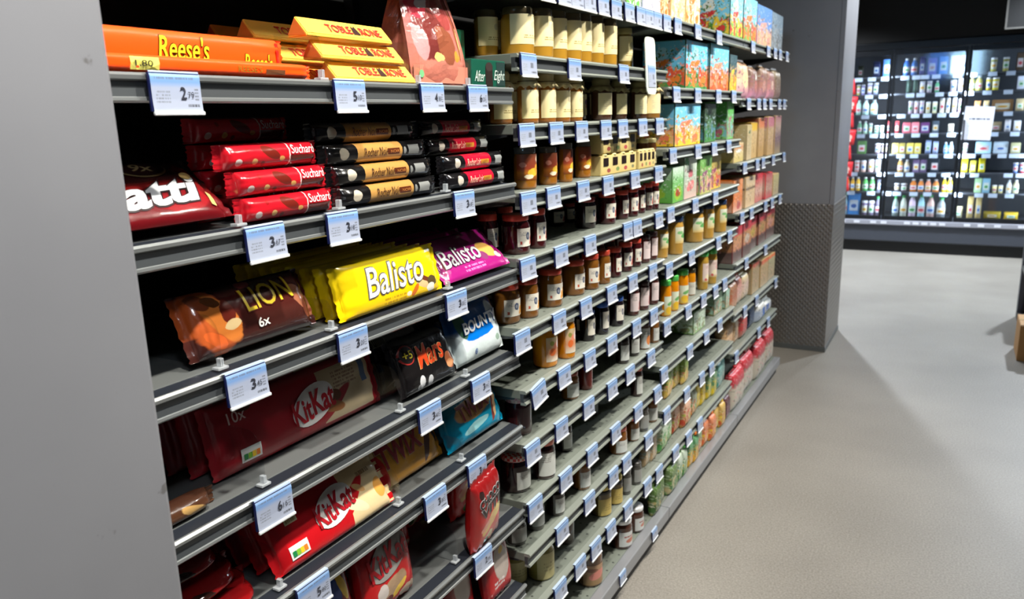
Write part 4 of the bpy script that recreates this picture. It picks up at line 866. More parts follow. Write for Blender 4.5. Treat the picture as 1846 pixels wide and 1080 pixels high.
nn = PRT('goldlog', [(0, (18, 17, 18))], [('e', .125, .52, .042, .30, 0, (206, 196, 176)), ('r', .25, 0, .71, 1, (190, 142, 76)), ('r', .55, .34, .68, .66, (92, 44, 24)), ('r', .78, .28, .90, .78, (140, 142, 140)), ('e', .74, .5, .015, .2, 0, (130, 132, 130))], .2, .01, .5, .3)
lt = PRT('pinklog', [(0, (20, 18, 20))], [('e', .17, .52, .045, .30, 0, (210, 200, 184)), ('r', .29, 0, .74, 1, (196, 22, 50)), ('r', .56, .34, .70, .62, (200, 140, 50)), ('r', .82, .28, .95, .78, (150, 154, 152))], .2, .01, .5, .3)
for i, (lv, y, dx) in enumerate((('bottom', 1.094, 0), ('second', 1.088, -.004), ('third', 1.080, -.010), ('top', 1.074, -.028))):
    t, f = log('black and gold praline log, %s of its stack' % lv, y, -.018+dx, z+H*i*.92, .262, nn, 7+i, 'gold praline logs', .0345); lettering(t, 'Rocher Noir', -.050, .010, .064, .015, (74, 42, 24), f, .3, .004, 0, .0014); lettering(t, 'NOIR', .020, .014, .024, .005, (190, 120, 60), f, 0, 0, 0, .0016)
for i, (lv, y, dx) in enumerate((('bottom', 1.379, 0), ('second', 1.377, -.004), ('third', 1.362, -.030), ('top', 1.358, -.042))):
    t, f = log('black and hot pink praline log, %s of its stack' % lv, y, -.018+dx, z+H*i*.92, .222, lt, 12+i, 'pink praline logs', .0345); lettering(t, 'Rocher Lait', -.040, .010, .050, .014, (244, 190, 170), f, .3, .004, 0, .0014); lettering(t, 'LAIT', .016, .0145, .02, .005, (120, 60, 20), f, 0, 0, 0, .0016)
# --- third shelf
z = Z['C']
t, f = pack('bar_pack', 'black pack with a column of pale rings at the pillar', 'chocolate pack', .540, -.05, z, .12, .085, .05, PRT('blackpk', [(0, (22, 18, 16))], [('e', .8, .9, .1, .06, 0, (110, 84, 20))], .25, .02, .3, .3), 12, 9, 3, 'lr', None, 8)
for i in range(4): strip(t, oval(.038+.002*i, .016+.017*i, .0085, .007), (170, 168, 164), f); strip(t, oval(.038+.002*i, .016+.017*i, .0045, .003), (40, 36, 34), f, .0022)
li = PRT('lionpk', [(0, (58, 28, 24)), (.35, (76, 36, 30)), (.6, (86, 30, 26)), (1, (50, 18, 18))], [('e', .13, .5, .15, .55, .1, (206, 96, 44)), ('e', .20, .50, .11, .42, .2, (226, 130, 56)), ('e', .09, .8, .06, .14, .2, (130, 60, 30)), ('e', .17, .76, .05, .1, .3, (90, 50, 24)), ('e', .26, .56, .05, .2, 0, (110, 40, 30)), ('e', .27, .36, .06, .08, -.5, (236, 206, 150)), ('e', .12, .2, .05, .16, .4, (240, 110, 50)), ('e', .93, .45, .08, .3, .3, (176, 110, 80)), ('e', .95, .3, .05, .16, 0, (130, 66, 46)), ('e', .48, .92, .06, .07, .1, (150, 60, 60))], .2, .05, .5, .4)
t, f = pack('bar_multipack', 'brown six bar pack with yellow letters and an orange lion', 'chocolate pack', .785, -.026, z, .218, .096, .05, li, 24, 8, 2.6, 'lr', None, 9)
outlined(t, 'LION', -.020, .044, .094, .036, (236, 204, 50), (104, 26, 22), f, -.05, .008, .06, .03); lettering(t, '6x', -.008, .018, .022, .014, (240, 236, 230), f, 0, .02, .05, .002)
yl = PRT('yellowpk', [(0, (250, 206, 6)), (1, (255, 224, 20))], [('e', .80, .30, .07, .17, .5, (110, 56, 34)), ('e', .79, .24, .05, .12, .5, (222, 190, 140)), ('e', .90, .24, .055, .12, 0, (90, 74, 44)), ('e', .88, .12, .05, .09, 0, (240, 236, 220)), ('e', .70, .16, .03, .12, -.3, (214, 110, 30)), ('e', .63, .12, .025, .05, 0, (236, 230, 200)), ('t', .36, .06, .60, .20, 2, (206, 160, 10)), ('t', .9, .84, .97, .95, 1, (250, 250, 250))], .24, .03, .4, .3)
for i in range(8):
    t, f = pack('cereal_bar_pack', 'yellow bar pack at the front with big silver lettering' if i == 0 else 'yellow bar pack, %s behind the lettered front one' % ORD[i], 'chocolate pack', 1.090-.004*i, -.018-.027*i, z, .272, .092-.0015*(i % 3), .024, yl, 14, 10, 3, 'lr', 'yellow bar packs', 20+i % 4, .002)
    if i == 0: outlined(t, 'Balisto', -.078, .024, .165, .052, (236, 238, 240), (110, 104, 84), f, .25, .008, .03, .03)
pu = PRT('purplepk', [(0, (176, 30, 128)), (.5, (150, 22, 110)), (1, (130, 18, 96))], [('e', .80, .42, .11, .2, .3, (226, 176, 90)), ('e', .70, .3, .06, .1, 0, (140, 60, 110)), ('e', .92, .25, .05, .08, 0, (236, 200, 206)), ('t', .3, .08, .65, .22, 2, (226, 130, 196))], .22, .04, .4, .4)
for i in range(3):
    t, f = pack('cereal_bar_pack', ('purple bar pack in front with white lettering', 'purple bar pack leaning second behind the front one', 'purple bar pack leaning rearmost in shade')[i], 'chocolate pack', 1.374-.012*i, -.018-.050*i, z, .235, .112, .022, pu, 48, 10, 3, 'lr', 'purple bar packs', 26+i)
    outlined(t, 'Balisto', -.105, .026, .145, .046, (238, 238, 240), (90, 20, 70), f, .25, .008, .03, .025)
# --- fourth shelf
z = Z['D']
t, f = pack('bar_multipack', 'dark brown pack with blue letter on white, by the pillar', 'chocolate pack', .545, -.075, z, .13, .12, .045, PRT('brownpk', [(0, (70, 44, 30)), (.3, (40, 24, 22)), (1, (30, 18, 18))], [], .25, .02, .3, .3), 14, 9, 3, 'lr', None, 10)
strip(t, [(-.03, .055), (.052, .060), (.056, .100), (-.03, .096)], (206, 204, 206), f, .0014); strip(t, [(-.03, .058), (.049, .063), (.053, .097), (-.03, .093)], (30, 44, 110), f, .002); lettering(t, 'RS', -.002, .062, .050, .033, (236, 238, 240), f, .1, .03, .04, .003)
t, f = pack('chocolate_bar', 'single brown bar lying flat in front of the dark pack', 'chocolate bar', .585, -.030, z, .15, .028, .04, PRT('tanpk', [(0, (110, 70, 44)), (1, (60, 36, 26))], [('e', .8, .4, .1, .4, .3, (190, 150, 90))], .25, .04, .4, .4), 0, 9, 2.4, 'lr', None, 11)
kk = PRT('bigred', [(0, (150, 24, 34)), (1, (160, 26, 36))], [('r', .60, .08, .955, .90, (196, 176, 140)), ('e', .60, .22, .06, .40, -.5, (150, 24, 34)), ('e', .68, .46, .045, .10, .1, (104, 56, 28)), ('e', .66, .30, .06, .12, .5, (150, 96, 50)), ('t', .69, .56, .85, .84, 5, (150, 120, 100)), ('r', .885, .48, .925, .84, (90, 110, 140)), ('e', .90, .88, .012, .06, 0, (40, 40, 44)), ('e', .16, .84, .04, .06, .2, (90, 44, 26))], .3, .012, .2, .25)
def nutri(t, f, x, zz, s=1.0):
    strip(t, rect(x, zz, x+.044*s, zz+.024*s), (226, 226, 222), f, .0018, 'nutrition_mark')
    for i, c in enumerate(((30, 130, 70), (130, 190, 50), (244, 200, 40), (236, 130, 40))): strip(t, rect(x+(.004+.009*i)*s, zz+.004*s, x+(.012+.009*i)*s, zz+.014*s), c, f, .0026, 'nutrition_mark')
def kit(t, f, cx, cz, s, rot=.06, white=(226, 222, 218)):
    strip(t, oval(cx, cz, .052*s, .031*s, rot+.25), white, f, .0016, 'logo_oval')
    lettering(t, 'Kit', cx-.048*s, cz-.026*s, .042*s, .040*s, (176, 24, 36), f, 0, .028, rot, .003); lettering(t, 'Kat', cx-.004*s, cz-.020*s, .054*s, .042*s, (176, 24, 36), f, 0, .028, rot, .003)
for i in range(4):
    t, f = pack('wafer_multipack', ('long red ten bar pack with oval logo and cream end', 'long red pack second behind the logo pack', 'long red pack third behind the logo pack', 'long red pack rearmost in shade')[i], 'chocolate pack', .902-.008*i, -.070-.041*i, z, .366, .112, .036, kk, 13, 12, 3.4, 'lr', 'long red wafer packs', 30+i % 3, .0016)
    if i == 0: kit(t, f, .014, .053, 1.0, .05); nutri(t, f, -.150, .012, .9); lettering(t, "10x", -.158, .076, .034, .018, (226, 196, 190), f, .1, .008, .04)
ma = PRT('marspk', [(0, (20, 18, 19)), (1, (26, 23, 23))], [('e', .86, .30, .10, .16, .2, (190, 110, 70)), ('e', .84, .24, .07, .08, .1, (226, 160, 110)), ('e', .26, .14, .055, .11, 0, (226, 228, 230)), ('e', .42, .10, .05, .09, 0, (206, 208, 210)), ('e', .2, .06, .03, .05, 0, (150, 152, 154))], .22, .02, .5, .5)
for i in range(3):
    t, f = pack('bar_multipack', ('black bar pack at the front with orange red lettering', 'black bar pack second, taller behind the front one', 'black bar pack rearmost with pale barcode')[i], 'chocolate pack', 1.200-.003*i, -.020-.056*i, z, .166, .112+.008*i, .046, ma, 22, 8, 3, 'lr', 'black bar packs', 34+i, .002)
    outlined(t, 'Mars', -.040, .040, .086, .044, (226, 74, 30), (236, 196, 130), f, .3, .012, .05, .02)
    if i == 0:
        strip(t, oval(-.062, .076, .019, .020), (150, 40, 36), f); strip(t, oval(-.062, .076, .016, .017), (24, 20, 20), f, .002); lettering(t, '+5', -.074, .067, .024, .016, (196, 180, 50), f, .1, .012, 0, .003)
    else: strip(t, rect(-.085, .088, -.045, .108), (150, 150, 126), f); lettering(t, 'lllIlIllIl', -.082, .090, .034, .015, (60, 60, 50), f, 0, .01, 0, .0024)
bo = PRT('bluewhite', [(0, (226, 238, 236)), (.42, (222, 236, 240)), (.50, (20, 96, 176)), (.62, (8, 74, 138)), (1, (10, 60, 116))], [('e', .50, .40, .36, .10, .10, (0, 120, 224)), ('e', .84, .5, .12, .3, .3, (214, 226, 230)), ('e', .82, .20, .05, .05, 0, (160, 186, 170)), ('e', .12, .55, .08, .2, .2, (70, 110, 90)), ('e', .32, .13, .03, .045, 0, (150, 170, 200))], .24, .04, .4, .5)
t, f = pack('bar_multipack', 'white bag with deep blue top and blue swoosh', 'chocolate pack', 1.402, -.026, z, .184, .150, .055, bo, 17, 7, 3, 'lr', None, 38, .0022, .10)
outlined(t, 'BOUNTY', -.066, .062, .136, .026, (240, 244, 246), (20, 80, 160), f, .05, .03, .05, .03); lettering(t, '6', -.040, .014, .008, .012, (70, 90, 130), f, 0, .01)
# --- fifth shelf
z = Z['E']
dr = PRT('glossred', [(0, (110, 12, 16)), (.5, (150, 20, 22)), (1, (120, 14, 18))], [('e', .3, .5, .2, .34, 0, (40, 20, 16)), ('e', .62, .5, .12, .3, 0, (44, 22, 18))], .16, .08, .7, 1)
for i in range(4): pack('chocolate_bag', 'glossy dark red bag lying flat, %s of the pile by the pillar' % ('bottom', 'second', 'third', 'top')[i], 'chocolate pack', .600-.008*i, -.016-.022*i, z+.0315*i, .255-.02*i, .030, .15-.02*i, dr, 0, 6, 2.2, 'lr', 'red bags in a pile', 40+i, .007)
kw = PRT('redcream', [(0, (206, 20, 28)), (1, (176, 22, 32))], [('r', .62, 0, 1, 1, (236, 210, 160)), ('e', .60, .3, .07, .44, -.5, (196, 22, 30)), ('e', .66, .32, .06, .22, .5, (240, 220, 180)), ('r', .12, .58, .22, .90, (206, 190, 150)), ('t', .13, .60, .21, .88, 3, (150, 130, 90)), ('e', .93, .34, .055, .17, 0, (240, 170, 80)), ('e', .75, .5, .03, .1, .4, (220, 170, 110)), ('t', .78, .66, .9, .78, 1, (160, 130, 90))], .24, .012, .4, .3)
for i in range(6):
    t, f = pack('wafer_multipack', 'red and cream wafer pack at the front with oval logo' if i == 0 else 'red and cream wafer pack, %s behind the front one' % ORD[i], 'chocolate pack', .905-.004*i, -.020-.037*i, z, .272, .114-.002*(i % 2), .030, kw, 30, 11, 3, 'lr', 'red and cream wafer packs', 46+i % 3, .0016)
    if i == 0: kit(t, f, .002, .054, .95, .05, (232, 228, 222)); nutri(t, f, -.116, .012, .9)
tg = PRT('goldpk', [(0, (196, 138, 40)), (.5, (206, 146, 44)), (1, (190, 128, 34))], [('e', .80, .42, .05, .36, -.25, (84, 50, 34)), ('e', .93, .56, .045, .30, .2, (84, 50, 34)), ('e', .05, .3, .06, .4, .1, (206, 26, 24)), ('e', .82, .9, .12, .08, 0, (130, 60, 50))], .2, .03, .5, .6)
for i in range(3):
    t, f = pack('bar_multipack', ('gold bar pack at the front with red block letters', 'gold bar pack directly behind the front one', 'gold bar pack rearmost in shade')[i], 'chocolate pack', 1.158-.006*i, -.055-.042*i, z, .196, .112, .034, tg, 22, 9, 3, 'lr', 'gold bar packs', 50+i, .0022)
    outlined(t, 'TWIX', -.088, .036, .130, .046, (146, 34, 44), (190, 150, 110), f, .0, .025, .06, .035)
tb_ = PRT('turqpk', [(0, (0, 140, 178)), (.5, (10, 130, 160)), (1, (20, 104, 126))], [('e', .48, .62, .36, .22, .14, (196, 146, 90)), ('e', .84, .45, .04, .34, -.2, (120, 50, 40)), ('e', .88, .5, .03, .3, -.2, (214, 176, 130)), ('e', .84, .92, .10, .12, .2, (190, 126, 80)), ('e', .45, .25, .26, .08, .22, (150, 206, 210))], .2, .04, .5, .5)
for i in range(2):
    t, f = pack('bar_multipack', ('turquoise bar pack in front with red letters on tan', 'turquoise bar pack behind in shade')[i], 'chocolate pack', 1.380-.006*i, -.034-.048*i, z, .206, .108, .040, tb_, 22, 9, 3, 'lr', 'turquoise bar packs', 54+i, .002)
    outlined(t, 'TWIX', -.062, .046, .118, .038, (130, 30, 38), (206, 170, 120), f, .0, .025, .08, .03)
# --- sixth and seventh shelf
z = Z['F']
t, f = pack('sweet_pouch', 'red pouch with blue and yellow stripes at the lower edge', 'bag', .880, -.030, z, .12, .15, .04, PRT('stripebag', [(0, (150, 30, 34)), (.4, (120, 24, 28)), (1, (96, 22, 26))], [('e', .62, .75, .12, .2, .3, (30, 60, 130)), ('e', .80, .75, .07, .2, .3, (220, 180, 40)), ('e', .3, .45, .2, .1, 0, (120, 110, 110))], .24, .05, .4, .5), 10, 6, 3, 'tb', None, 58)
kp = PRT('redpouch', [(0, (206, 30, 30)), (.35, (190, 26, 28)), (1, (150, 24, 30))], [('e', .5, .26, .28, .12, .3, (170, 140, 110)), ('e', .62, .20, .16, .05, .5, (236, 196, 70)), ('e', .3, .28, .1, .1, 0, (206, 196, 190)), ('e', .8, .1, .16, .07, .1, (226, 196, 170)), ('e', .4, .14, .1, .05, 0, (110, 50, 40))], .22, .06, .4, .5)
for i, (y, xf) in enumerate(((1.035, -.026), (1.165, -.125), (1.010, -.10))):
    t, f = pack('sweet_pouch', ('red wafer pouch in front with tilted white oval', 'red wafer pouch behind to the right', 'red wafer pouch hidden behind the front one')[i], 'bag', y, xf, z, .155 if i != 1 else .13, .160, .055, kp, 9, 6, 3, 'tb', 'red wafer pouches', 60+i, .0022, .04)
    kit(t, f, 0, .105, 1.15 if i != 1 else .95, .08, (150, 146, 142))
cp = PRT('chocopouch', [(0, (226, 36, 30)), (.4, (206, 30, 28)), (1, (140, 26, 28))], [('e', .55, .40, .40, .10, .35, (236, 190, 110)), ('e', .75, .46, .14, .07, .4, (240, 214, 120)), ('e', .3, .36, .16, .05, .2, (236, 160, 130)), ('e', .45, .14, .16, .08, .2, (236, 214, 170)), ('e', .36, .12, .07, .05, 0, (70, 130, 60)), ('e', .2, .86, .08, .06, 0, (50, 26, 26))], .2, .05, .5, .5)
for i, (y, xf, tn, ln, zz) in enumerate(((1.318, .012, -9, -8, .004), (1.420, -.10, 0, 6, 0), (1.305, -.175, 0, 6, 0))):
    t, f = pack('sweet_pouch', ('red pouch tipping forward over the rail, brightly lit', 'red pouch standing behind the tipping one', 'red pouch in deep shade behind')[i], 'bag', y, xf, z+zz, .105 if i == 0 else .125, .175, .045, cp, ln, 6, 3, 'tb', 'black lettered red pouches', 64+i, .0025, .04, 0, tn)
    outlined(t, 'CHOCO', -.040, .118, .080, .022, (40, 26, 28), (200, 196, 196), f, .0, .02, .12, .05); outlined(t, 'VITI', -.034, .090, .072, .026, (40, 26, 28), (206, 202, 202), f, .1, .02, .12, .05)
z = Z['G']
for i, (y, xf) in enumerate(((1.425, -.02), (1.30, -.05), (1.17, -.04))):
    t, f = pack('sweet_pouch', 'red and white pouch on the lowest visible sweets shelf, %s from right' % ORD[i+1], 'bag', y, xf, z, .115, .150, .045, PRT('lowpouch', [(0, (206, 36, 36)), (.5, (150, 34, 38)), (1, (120, 60, 60))], [('e', .55, .55, .3, .3, .4, (176, 164, 156)), ('e', .6, .75, .1, .05, .3, (206, 170, 80)), ('t', .2, .2, .6, .34, 2, (220, 206, 206))], .22, .06, .4, .5), 8, 6, 3, 'tb', 'red and white pouches', 70+i, .002, .1)
# --- clear dividers between the facings
def divider(k, y, h, label, depth=.26):
    t = thing('shelf_divider', label, 'shelf divider', 'clear shelf dividers', (-.018, y, Z[k]+.0005))
    n = 8; pr = [(-depth, 0), (0, 0), (0, h*.55)]+[(-h*.35+h*.35*math.cos(rad(90*i/n)), h*.55+h*.45*math.sin(rad(90*i/n))) for i in range(1, n+1)]+[(-depth, h)]
    obj('panel', prism(pr, -.0007, .0007), CLEAR, t)
    obj('clip', boxes_me([(-.012, -.009, 0, .002, .009, .004), (-.009, -.003, .004, .000, .003, .016)], .0012), CLIPM, t)
for k, y, h, s in (('A', .936, .075, 'left of the yellow triangular bars'), ('A', 1.186, .075, 'in front of the pink bag'), ('A', 1.352, .055, 'between pink bag and green boxes'), ('B', .748, .075, 'left of the red logs'), ('B', .952, .075, 'between red and gold logs'), ('B', 1.256, .06, 'between gold and pink logs'),
    ('C', .690, .075, 'left of the brown lion pack'), ('C', .912, .05, 'between lion pack and yellow packs'), ('C', 1.248, .06, 'between yellow and purple packs'), ('D', .742, .085, 'before the big red pack'), ('D', 1.075, .085, 'left of the black packs'), ('D', 1.2975, .08, 'left of the white and blue bag'),
    ('E', .752, .07, 'left of the red and cream packs'), ('E', 1.052, .07, 'between cream packs and gold packs'), ('E', 1.268, .05, 'left of the turquoise packs'), ('F', 1.228, .08, 'left of the tipping red pouch')):
    divider(k, y, h, 'clear plastic divider with front clip, %s' % s)
FRIDGE=[
  [(-0.145, 0.062, 0.117, '3a4030', 'p'), (0.005, 0.081, 0.151, '26305c', 'p'), (0.105, 0.07, 0.174, '5080c8', 'b'), (0.286, 0.059, 0.195, '4a78c8', 'o'), (0.357, 0.058, 0.182, '5a88d0', 'o'), (0.428, 0.058, 0.17, '6a6aa8', 'p'), (0.518, 0.076, 0.158, '7a6ab0', 'b'), (0.617, 0.075, 0.168, '5a90d8', 'b'), (0.715, 0.075, 0.201, 'd8ecff', 'b'), (0.79, 0.06, 0.2, 'bfe2ff', 'b'), (1.048, 0.054, 0.131, 'c8c860', 't'), (1.149, 0.053, 0.13, 'c4c05a', 't'), (1.263, 0.061, 0.162, '5a4a3a', 'b')] ,  # blue and near-white goods of this row paint reflections in the door glass
  [(-0.152, 0.036, 0.106, 'b8b050', 't'), (-0.108, 0.036, 0.106, '807ab0', 't'), (-0.044, 0.046, 0.117, '9088b8', 't'), (0.012, 0.051, 0.117, '8c96b8', 't'), (0.323, 0.054, 0.161, '40584e', 'c'), (0.381, 0.049, 0.16, '4a6258', 'c'), (0.445, 0.053, 0.114, 'dcdcf0', 't'), (0.508, 0.048, 0.113, 'c0b8c8', 't'), (0.577, 0.038, 0.113, '6cc090', 'o'), (0.72, 0.056, 0.112, 'f0d8e8', 't'), (0.786, 0.06, 0.123, 'e8ecff', 't'), (0.88, 0.046, 0.144, 'a8ac58', 'o'), (0.939, 0.059, 0.144, 'c0bc60', 'o'), (1.022, 0.045, 0.121, 'e8d840', 't'), (1.08, 0.058, 0.12, 'f0e448', 't'), (1.29, 0.061, 0.119, 'd8e0f4', 'b')] ,
  [(-0.138, 0.047, 0.154, 'a8d8c8', 'o'), (-0.07, 0.062, 0.165, 'd0fff8', 'o'), (0.008, 0.067, 0.165, 'c8f8f4', 'o'), (0.354, 0.044, 0.127, 'd8c0d8', 't'), (0.405, 0.044, 0.126, 'e8d0e0', 't'), (0.456, 0.044, 0.126, 'c8b0c8', 't'), (0.512, 0.044, 0.114, 'd8d8b8', 't'), (0.572, 0.043, 0.114, 'e8e4b8', 't'), (0.637, 0.043, 0.147, 'f4f0d8', 't'), (0.689, 0.038, 0.147, 'f0ecd8', 't'), (0.745, 0.042, 0.146, 'f0f4ff', 't'), (0.797, 0.037, 0.134, 'd8a8d0', 't'), (0.946, 0.064, 0.1, 'f0b070', 'p'), (1.02, 0.059, 0.1, 'f4d8a0', 'p'), (1.158, 0.179, 0.11, 'a07a50', 'b'), (1.301, 0.079, 0.109, 'c8b890', 'p')] ,
  [(-0.117, 0.042, 0.131, '68a880', 'o'), (-0.062, 0.042, 0.13, 'b8e0c0', 'o'), (-0.011, 0.036, 0.106, '90c8b0', 't'), (0.048, 0.046, 0.083, '78b8a0', 't'), (0.099, 0.041, 0.082, '90b8a8', 't'), (0.163, 0.051, 0.117, 'c04048', 'p'), (0.242, 0.05, 0.117, 'b83840', 'p'), (0.333, 0.075, 0.104, 'f07888', 'b'), (0.413, 0.069, 0.104, 'f890a0', 'b'), (0.502, 0.083, 0.103, '7a4a88', 'b'), (0.596, 0.058, 0.114, '586878', 'b'), (0.733, 0.062, 0.079, 'd8d0c0', 'p'), (1.121, 0.108, 0.089, 'a89878', 'p'), (1.219, 0.062, 0.11, 'd8d8e0', 'p'), (1.298, 0.071, 0.098, 'e8ecf4', 'p')] ,
  [(-0.081, 0.084, 0.132, '588848', 'b'), (0.074, 0.057, 0.107, '887080', 't'), (0.138, 0.056, 0.106, '785c78', 't'), (0.242, 0.061, 0.106, 'a89850', 'b'), (0.307, 0.055, 0.105, 'b0a050', 'b'), (0.38, 0.065, 0.105, 'e0cc60', 'b'), (0.45, 0.059, 0.104, 'e8d868', 'b'), (0.545, 0.064, 0.127, 'a8c0f0', 'p'), (0.613, 0.058, 0.115, 'c0d4ff', 'p'), (0.704, 0.038, 0.114, '78b8f0', 'o'), (0.751, 0.043, 0.114, '90c4f4', 'o'), (0.874, 0.052, 0.102, 'c898a0', 't'), (1.034, 0.133, 0.112, 'b8e4f8', 'b'), (1.181, 0.122, 0.111, 'c8dcec', 'b'), (1.305, 0.08, 0.099, 'b8b890', 'b')] ,
  [(-0.115, 0.048, 0.12, 'd89890', 't'), (-0.052, 0.053, 0.12, 'e0b8a8', 't'), (0.022, 0.058, 0.131, 'f0c8c8', 't'), (0.087, 0.057, 0.131, 'e8d8d8', 't'), (0.303, 0.051, 0.141, 'c89850', 'o'), (0.366, 0.05, 0.129, 'e0d0b0', 'o'), (0.45, 0.06, 0.128, '786890', 'b'), (0.517, 0.059, 0.128, '68587c', 'b'), (0.619, 0.078, 0.138, '303844', 'b'), (0.886, 0.071, 0.125, 'f0e030', 'p'), (0.962, 0.065, 0.113, 'f8f060', 'p'), (1.037, 0.069, 0.135, 'e8d828', 'p'), (1.324, 0.045, 0.099, '6888d0', 't'), (1.379, 0.044, 0.099, 'd04858', 't')] ,
  [(-0.205, 0.054, 0.182, 'f0a828', 'o'), (-0.146, 0.038, 0.145, 'f0b838', 'o'), (-0.093, 0.043, 0.145, 'f0c040', 'o'), (-0.022, 0.053, 0.144, '60b860', 'o'), (0.044, 0.052, 0.144, '68c068', 'o'), (0.126, 0.052, 0.119, '585868', 'b'), (0.287, 0.051, 0.083, '584850', 't'), (0.353, 0.056, 0.082, '604850', 't'), (0.44, 0.06, 0.129, 'd07828', 'o'), (0.51, 0.055, 0.128, 'd88030', 'o'), (0.577, 0.054, 0.128, 'f0a080', 'o'), (0.646, 0.059, 0.127, 'e08838', 'o'), (0.722, 0.039, 0.15, 'f8d820', 'o'), (0.772, 0.048, 0.149, 'f8e040', 'o'), (1.022, 0.061, 0.147, 'a8d0a0', 'b'), (1.092, 0.065, 0.146, '88b8d0', 'b'), (1.166, 0.041, 0.078, 'e8dc90', 't'), (1.219, 0.041, 0.078, 'f0e498', 't'), (1.287, 0.045, 0.133, 'e8f0f0', 'o'), (1.346, 0.049, 0.133, 'f0ecc0', 'o')] ,
  [(-0.205, 0.033, 0.245, 'a8d8f0', 'o'), (-0.121, 0.119, 0.232, '4890d8', 'b'), (-0.012, 0.059, 0.157, '685878', 't'), (0.054, 0.058, 0.157, '786888', 't'), (0.118, 0.052, 0.204, '605870', 'o'), (0.288, 0.057, 0.214, '90a098', 'o'), (0.365, 0.061, 0.225, 'd8e0d0', 'o'), (0.447, 0.066, 0.236, 'f0d8f0', 'o'), (0.531, 0.065, 0.235, 'b8f0ff', 'o'), (0.616, 0.069, 0.234, 'f0c8c0', 'o'), (0.714, 0.078, 0.209, '889098', 'o'), (0.873, 0.082, 0.115, 'c0b890', 'p'), (0.975, 0.066, 0.217, 'd0b878', 'p'), (1.046, 0.061, 0.216, 'd8c080', 'p'), (1.172, 0.162, 0.068, 'e0c840', 'p'), (1.334, 0.132, 0.067, 'd8b830', 'p')] ,
]
FTAGS= [[-0.154, -0.027, 0.098, 0.282, 0.383, 0.462, 0.561, 0.745, 0.877, 1.045, 1.195], [-0.042, 0.09, 0.341, 0.437, 0.605, 0.722, 0.865, 1.015, 1.19], [-0.065, 0.094, 0.276, 0.403, 0.513, 0.642, 0.749, 1.21], [-0.094, 0.029, 0.134, 0.27, 0.423, 0.589, 0.742, 1.109, 1.284], [0.123, 0.301, 0.425, 0.602, 0.735, 0.862, 0.934, 1.063, 1.199, 1.295, 1.373], [-0.139, 0.126, 0.3, 0.399, 0.602, 0.727, 0.855, 0.981, 1.268, 1.369], [-0.153, 0.044, 0.204, 0.294, 0.45, 0.578, 0.724, 0.853, 1.037, 1.156, 1.297], [-0.158, -0.036, 0.116, 0.202, 0.33, 0.403, 0.487, 0.559, 0.63, 0.989, 1.067, 1.238, 1.407]]
# ------------------------------------------------------------------ glass fronted refrigerated cabinet across the end of the aisle
FY = 9.03; FX0, FX1 = -1.15, 2.81; ANTH = M((78, 82, 92), .4, .2); FRM = M((30, 32, 36), .35, .3)
fr = thing('refrigerated_cabinet', 'dark wall of glass door fridges at the end of the aisle', 'fridge', None, (0, 0, 0))
obj('case_back', boxes_me([(FX0, 9.66, .12, FX1, 9.70, 2.12)]), M((44, 50, 60), .6), fr)
obj('case_floor', boxes_me([(FX0, 9.06, .30, FX1, 9.66, .345)]), M((60, 64, 70), .5), fr); obj('canopy', boxes_me([(FX0, FY-.02, 2.055, FX1, 9.70, 2.125)], .006), FRM, fr)
obj('base_panel', boxes_me([(FX0, FY-.01, .115, FX1, 9.6, .30)], .01), ANTH, fr); obj('kick_plate', boxes_me([(FX0, FY+.02, 0, FX1, 9.6, .115)]), M((18, 18, 20), .5), fr)
bump = obj('price_rail', boxes_me([(FX0, FY-.03, .290, FX1, FY+.01, .340)], .006), M((176, 178, 190), .35, .2), fr)
for x in (FX0, FX1-.03): obj('side_panel', boxes_me([(x, FY, .115, x+.03, 9.7, 2.12)]), FRM, fr)
for u in (-.20, -.06, .10, .20, .42, .50, .58, .66, .74, .96, 1.08, 1.22, 1.42): obj('price_label', boxes_me([(u-.028, FY-.034, .303, u+.028, FY-.0285, .328)]), M((240, 242, 250), .4), bump)
DW = .66
for i in range(6):
    x0 = FX0+DW*i; x1 = x0+DW
    d = obj('door', boxes_me([(x0+.004, FY-.012, .345, x0+.030, FY+.02, 2.05), (x1-.030, FY-.012, .345, x1-.004, FY+.02, 2.05), (x0+.030, FY-.012, .345, x1-.030, FY+.02, .385), (x0+.030, FY-.012, 2.0, x1-.030, FY+.02, 2.05)], .004), FRM, fr)
    obj('pane', boxes_me([(x0+.028, FY-.002, .383, x1-.028, FY+.006, 2.003)]), CLEAR, d); obj('handle', boxes_me([(x0+.010, FY-.045, .95, x0+.024, FY-.028, 1.35), (x0+.010, FY-.03, .97, x0+.024, FY-.011, .99), (x0+.010, FY-.03, 1.31, x0+.024, FY-.011, 1.33)], .003), M((60, 62, 66), .3, .6), d)
ZR = [1.80, 1.625, 1.42, 1.225, 1.015, .825, .625, .36]
FS = M((70, 74, 82), .45, .2)
PLB = M((206, 222, 244), .4)
for i, z in enumerate(ZR):
    if i < 7: s = obj('shelf', boxes_me([(FX0+.03, 9.15, z-.016, FX1-.03, 9.62, z)], .002), FS, fr); sm = boxes_me([(-.038, 9.143, z-.042, .038, 9.148, z-.002)])
    else: s = obj('shelf', boxes_me([(FX0+.03, 9.15, z-.014, FX1-.03, 9.62, z)], .002), FS, fr); sm = boxes_me([(-.030, 9.143, z+.20, .030, 9.148, z+.23)])
    if i < 7:
        for u in FTAGS[i]: obj('price_label', sm, PLB, s, (u, 0, 0))
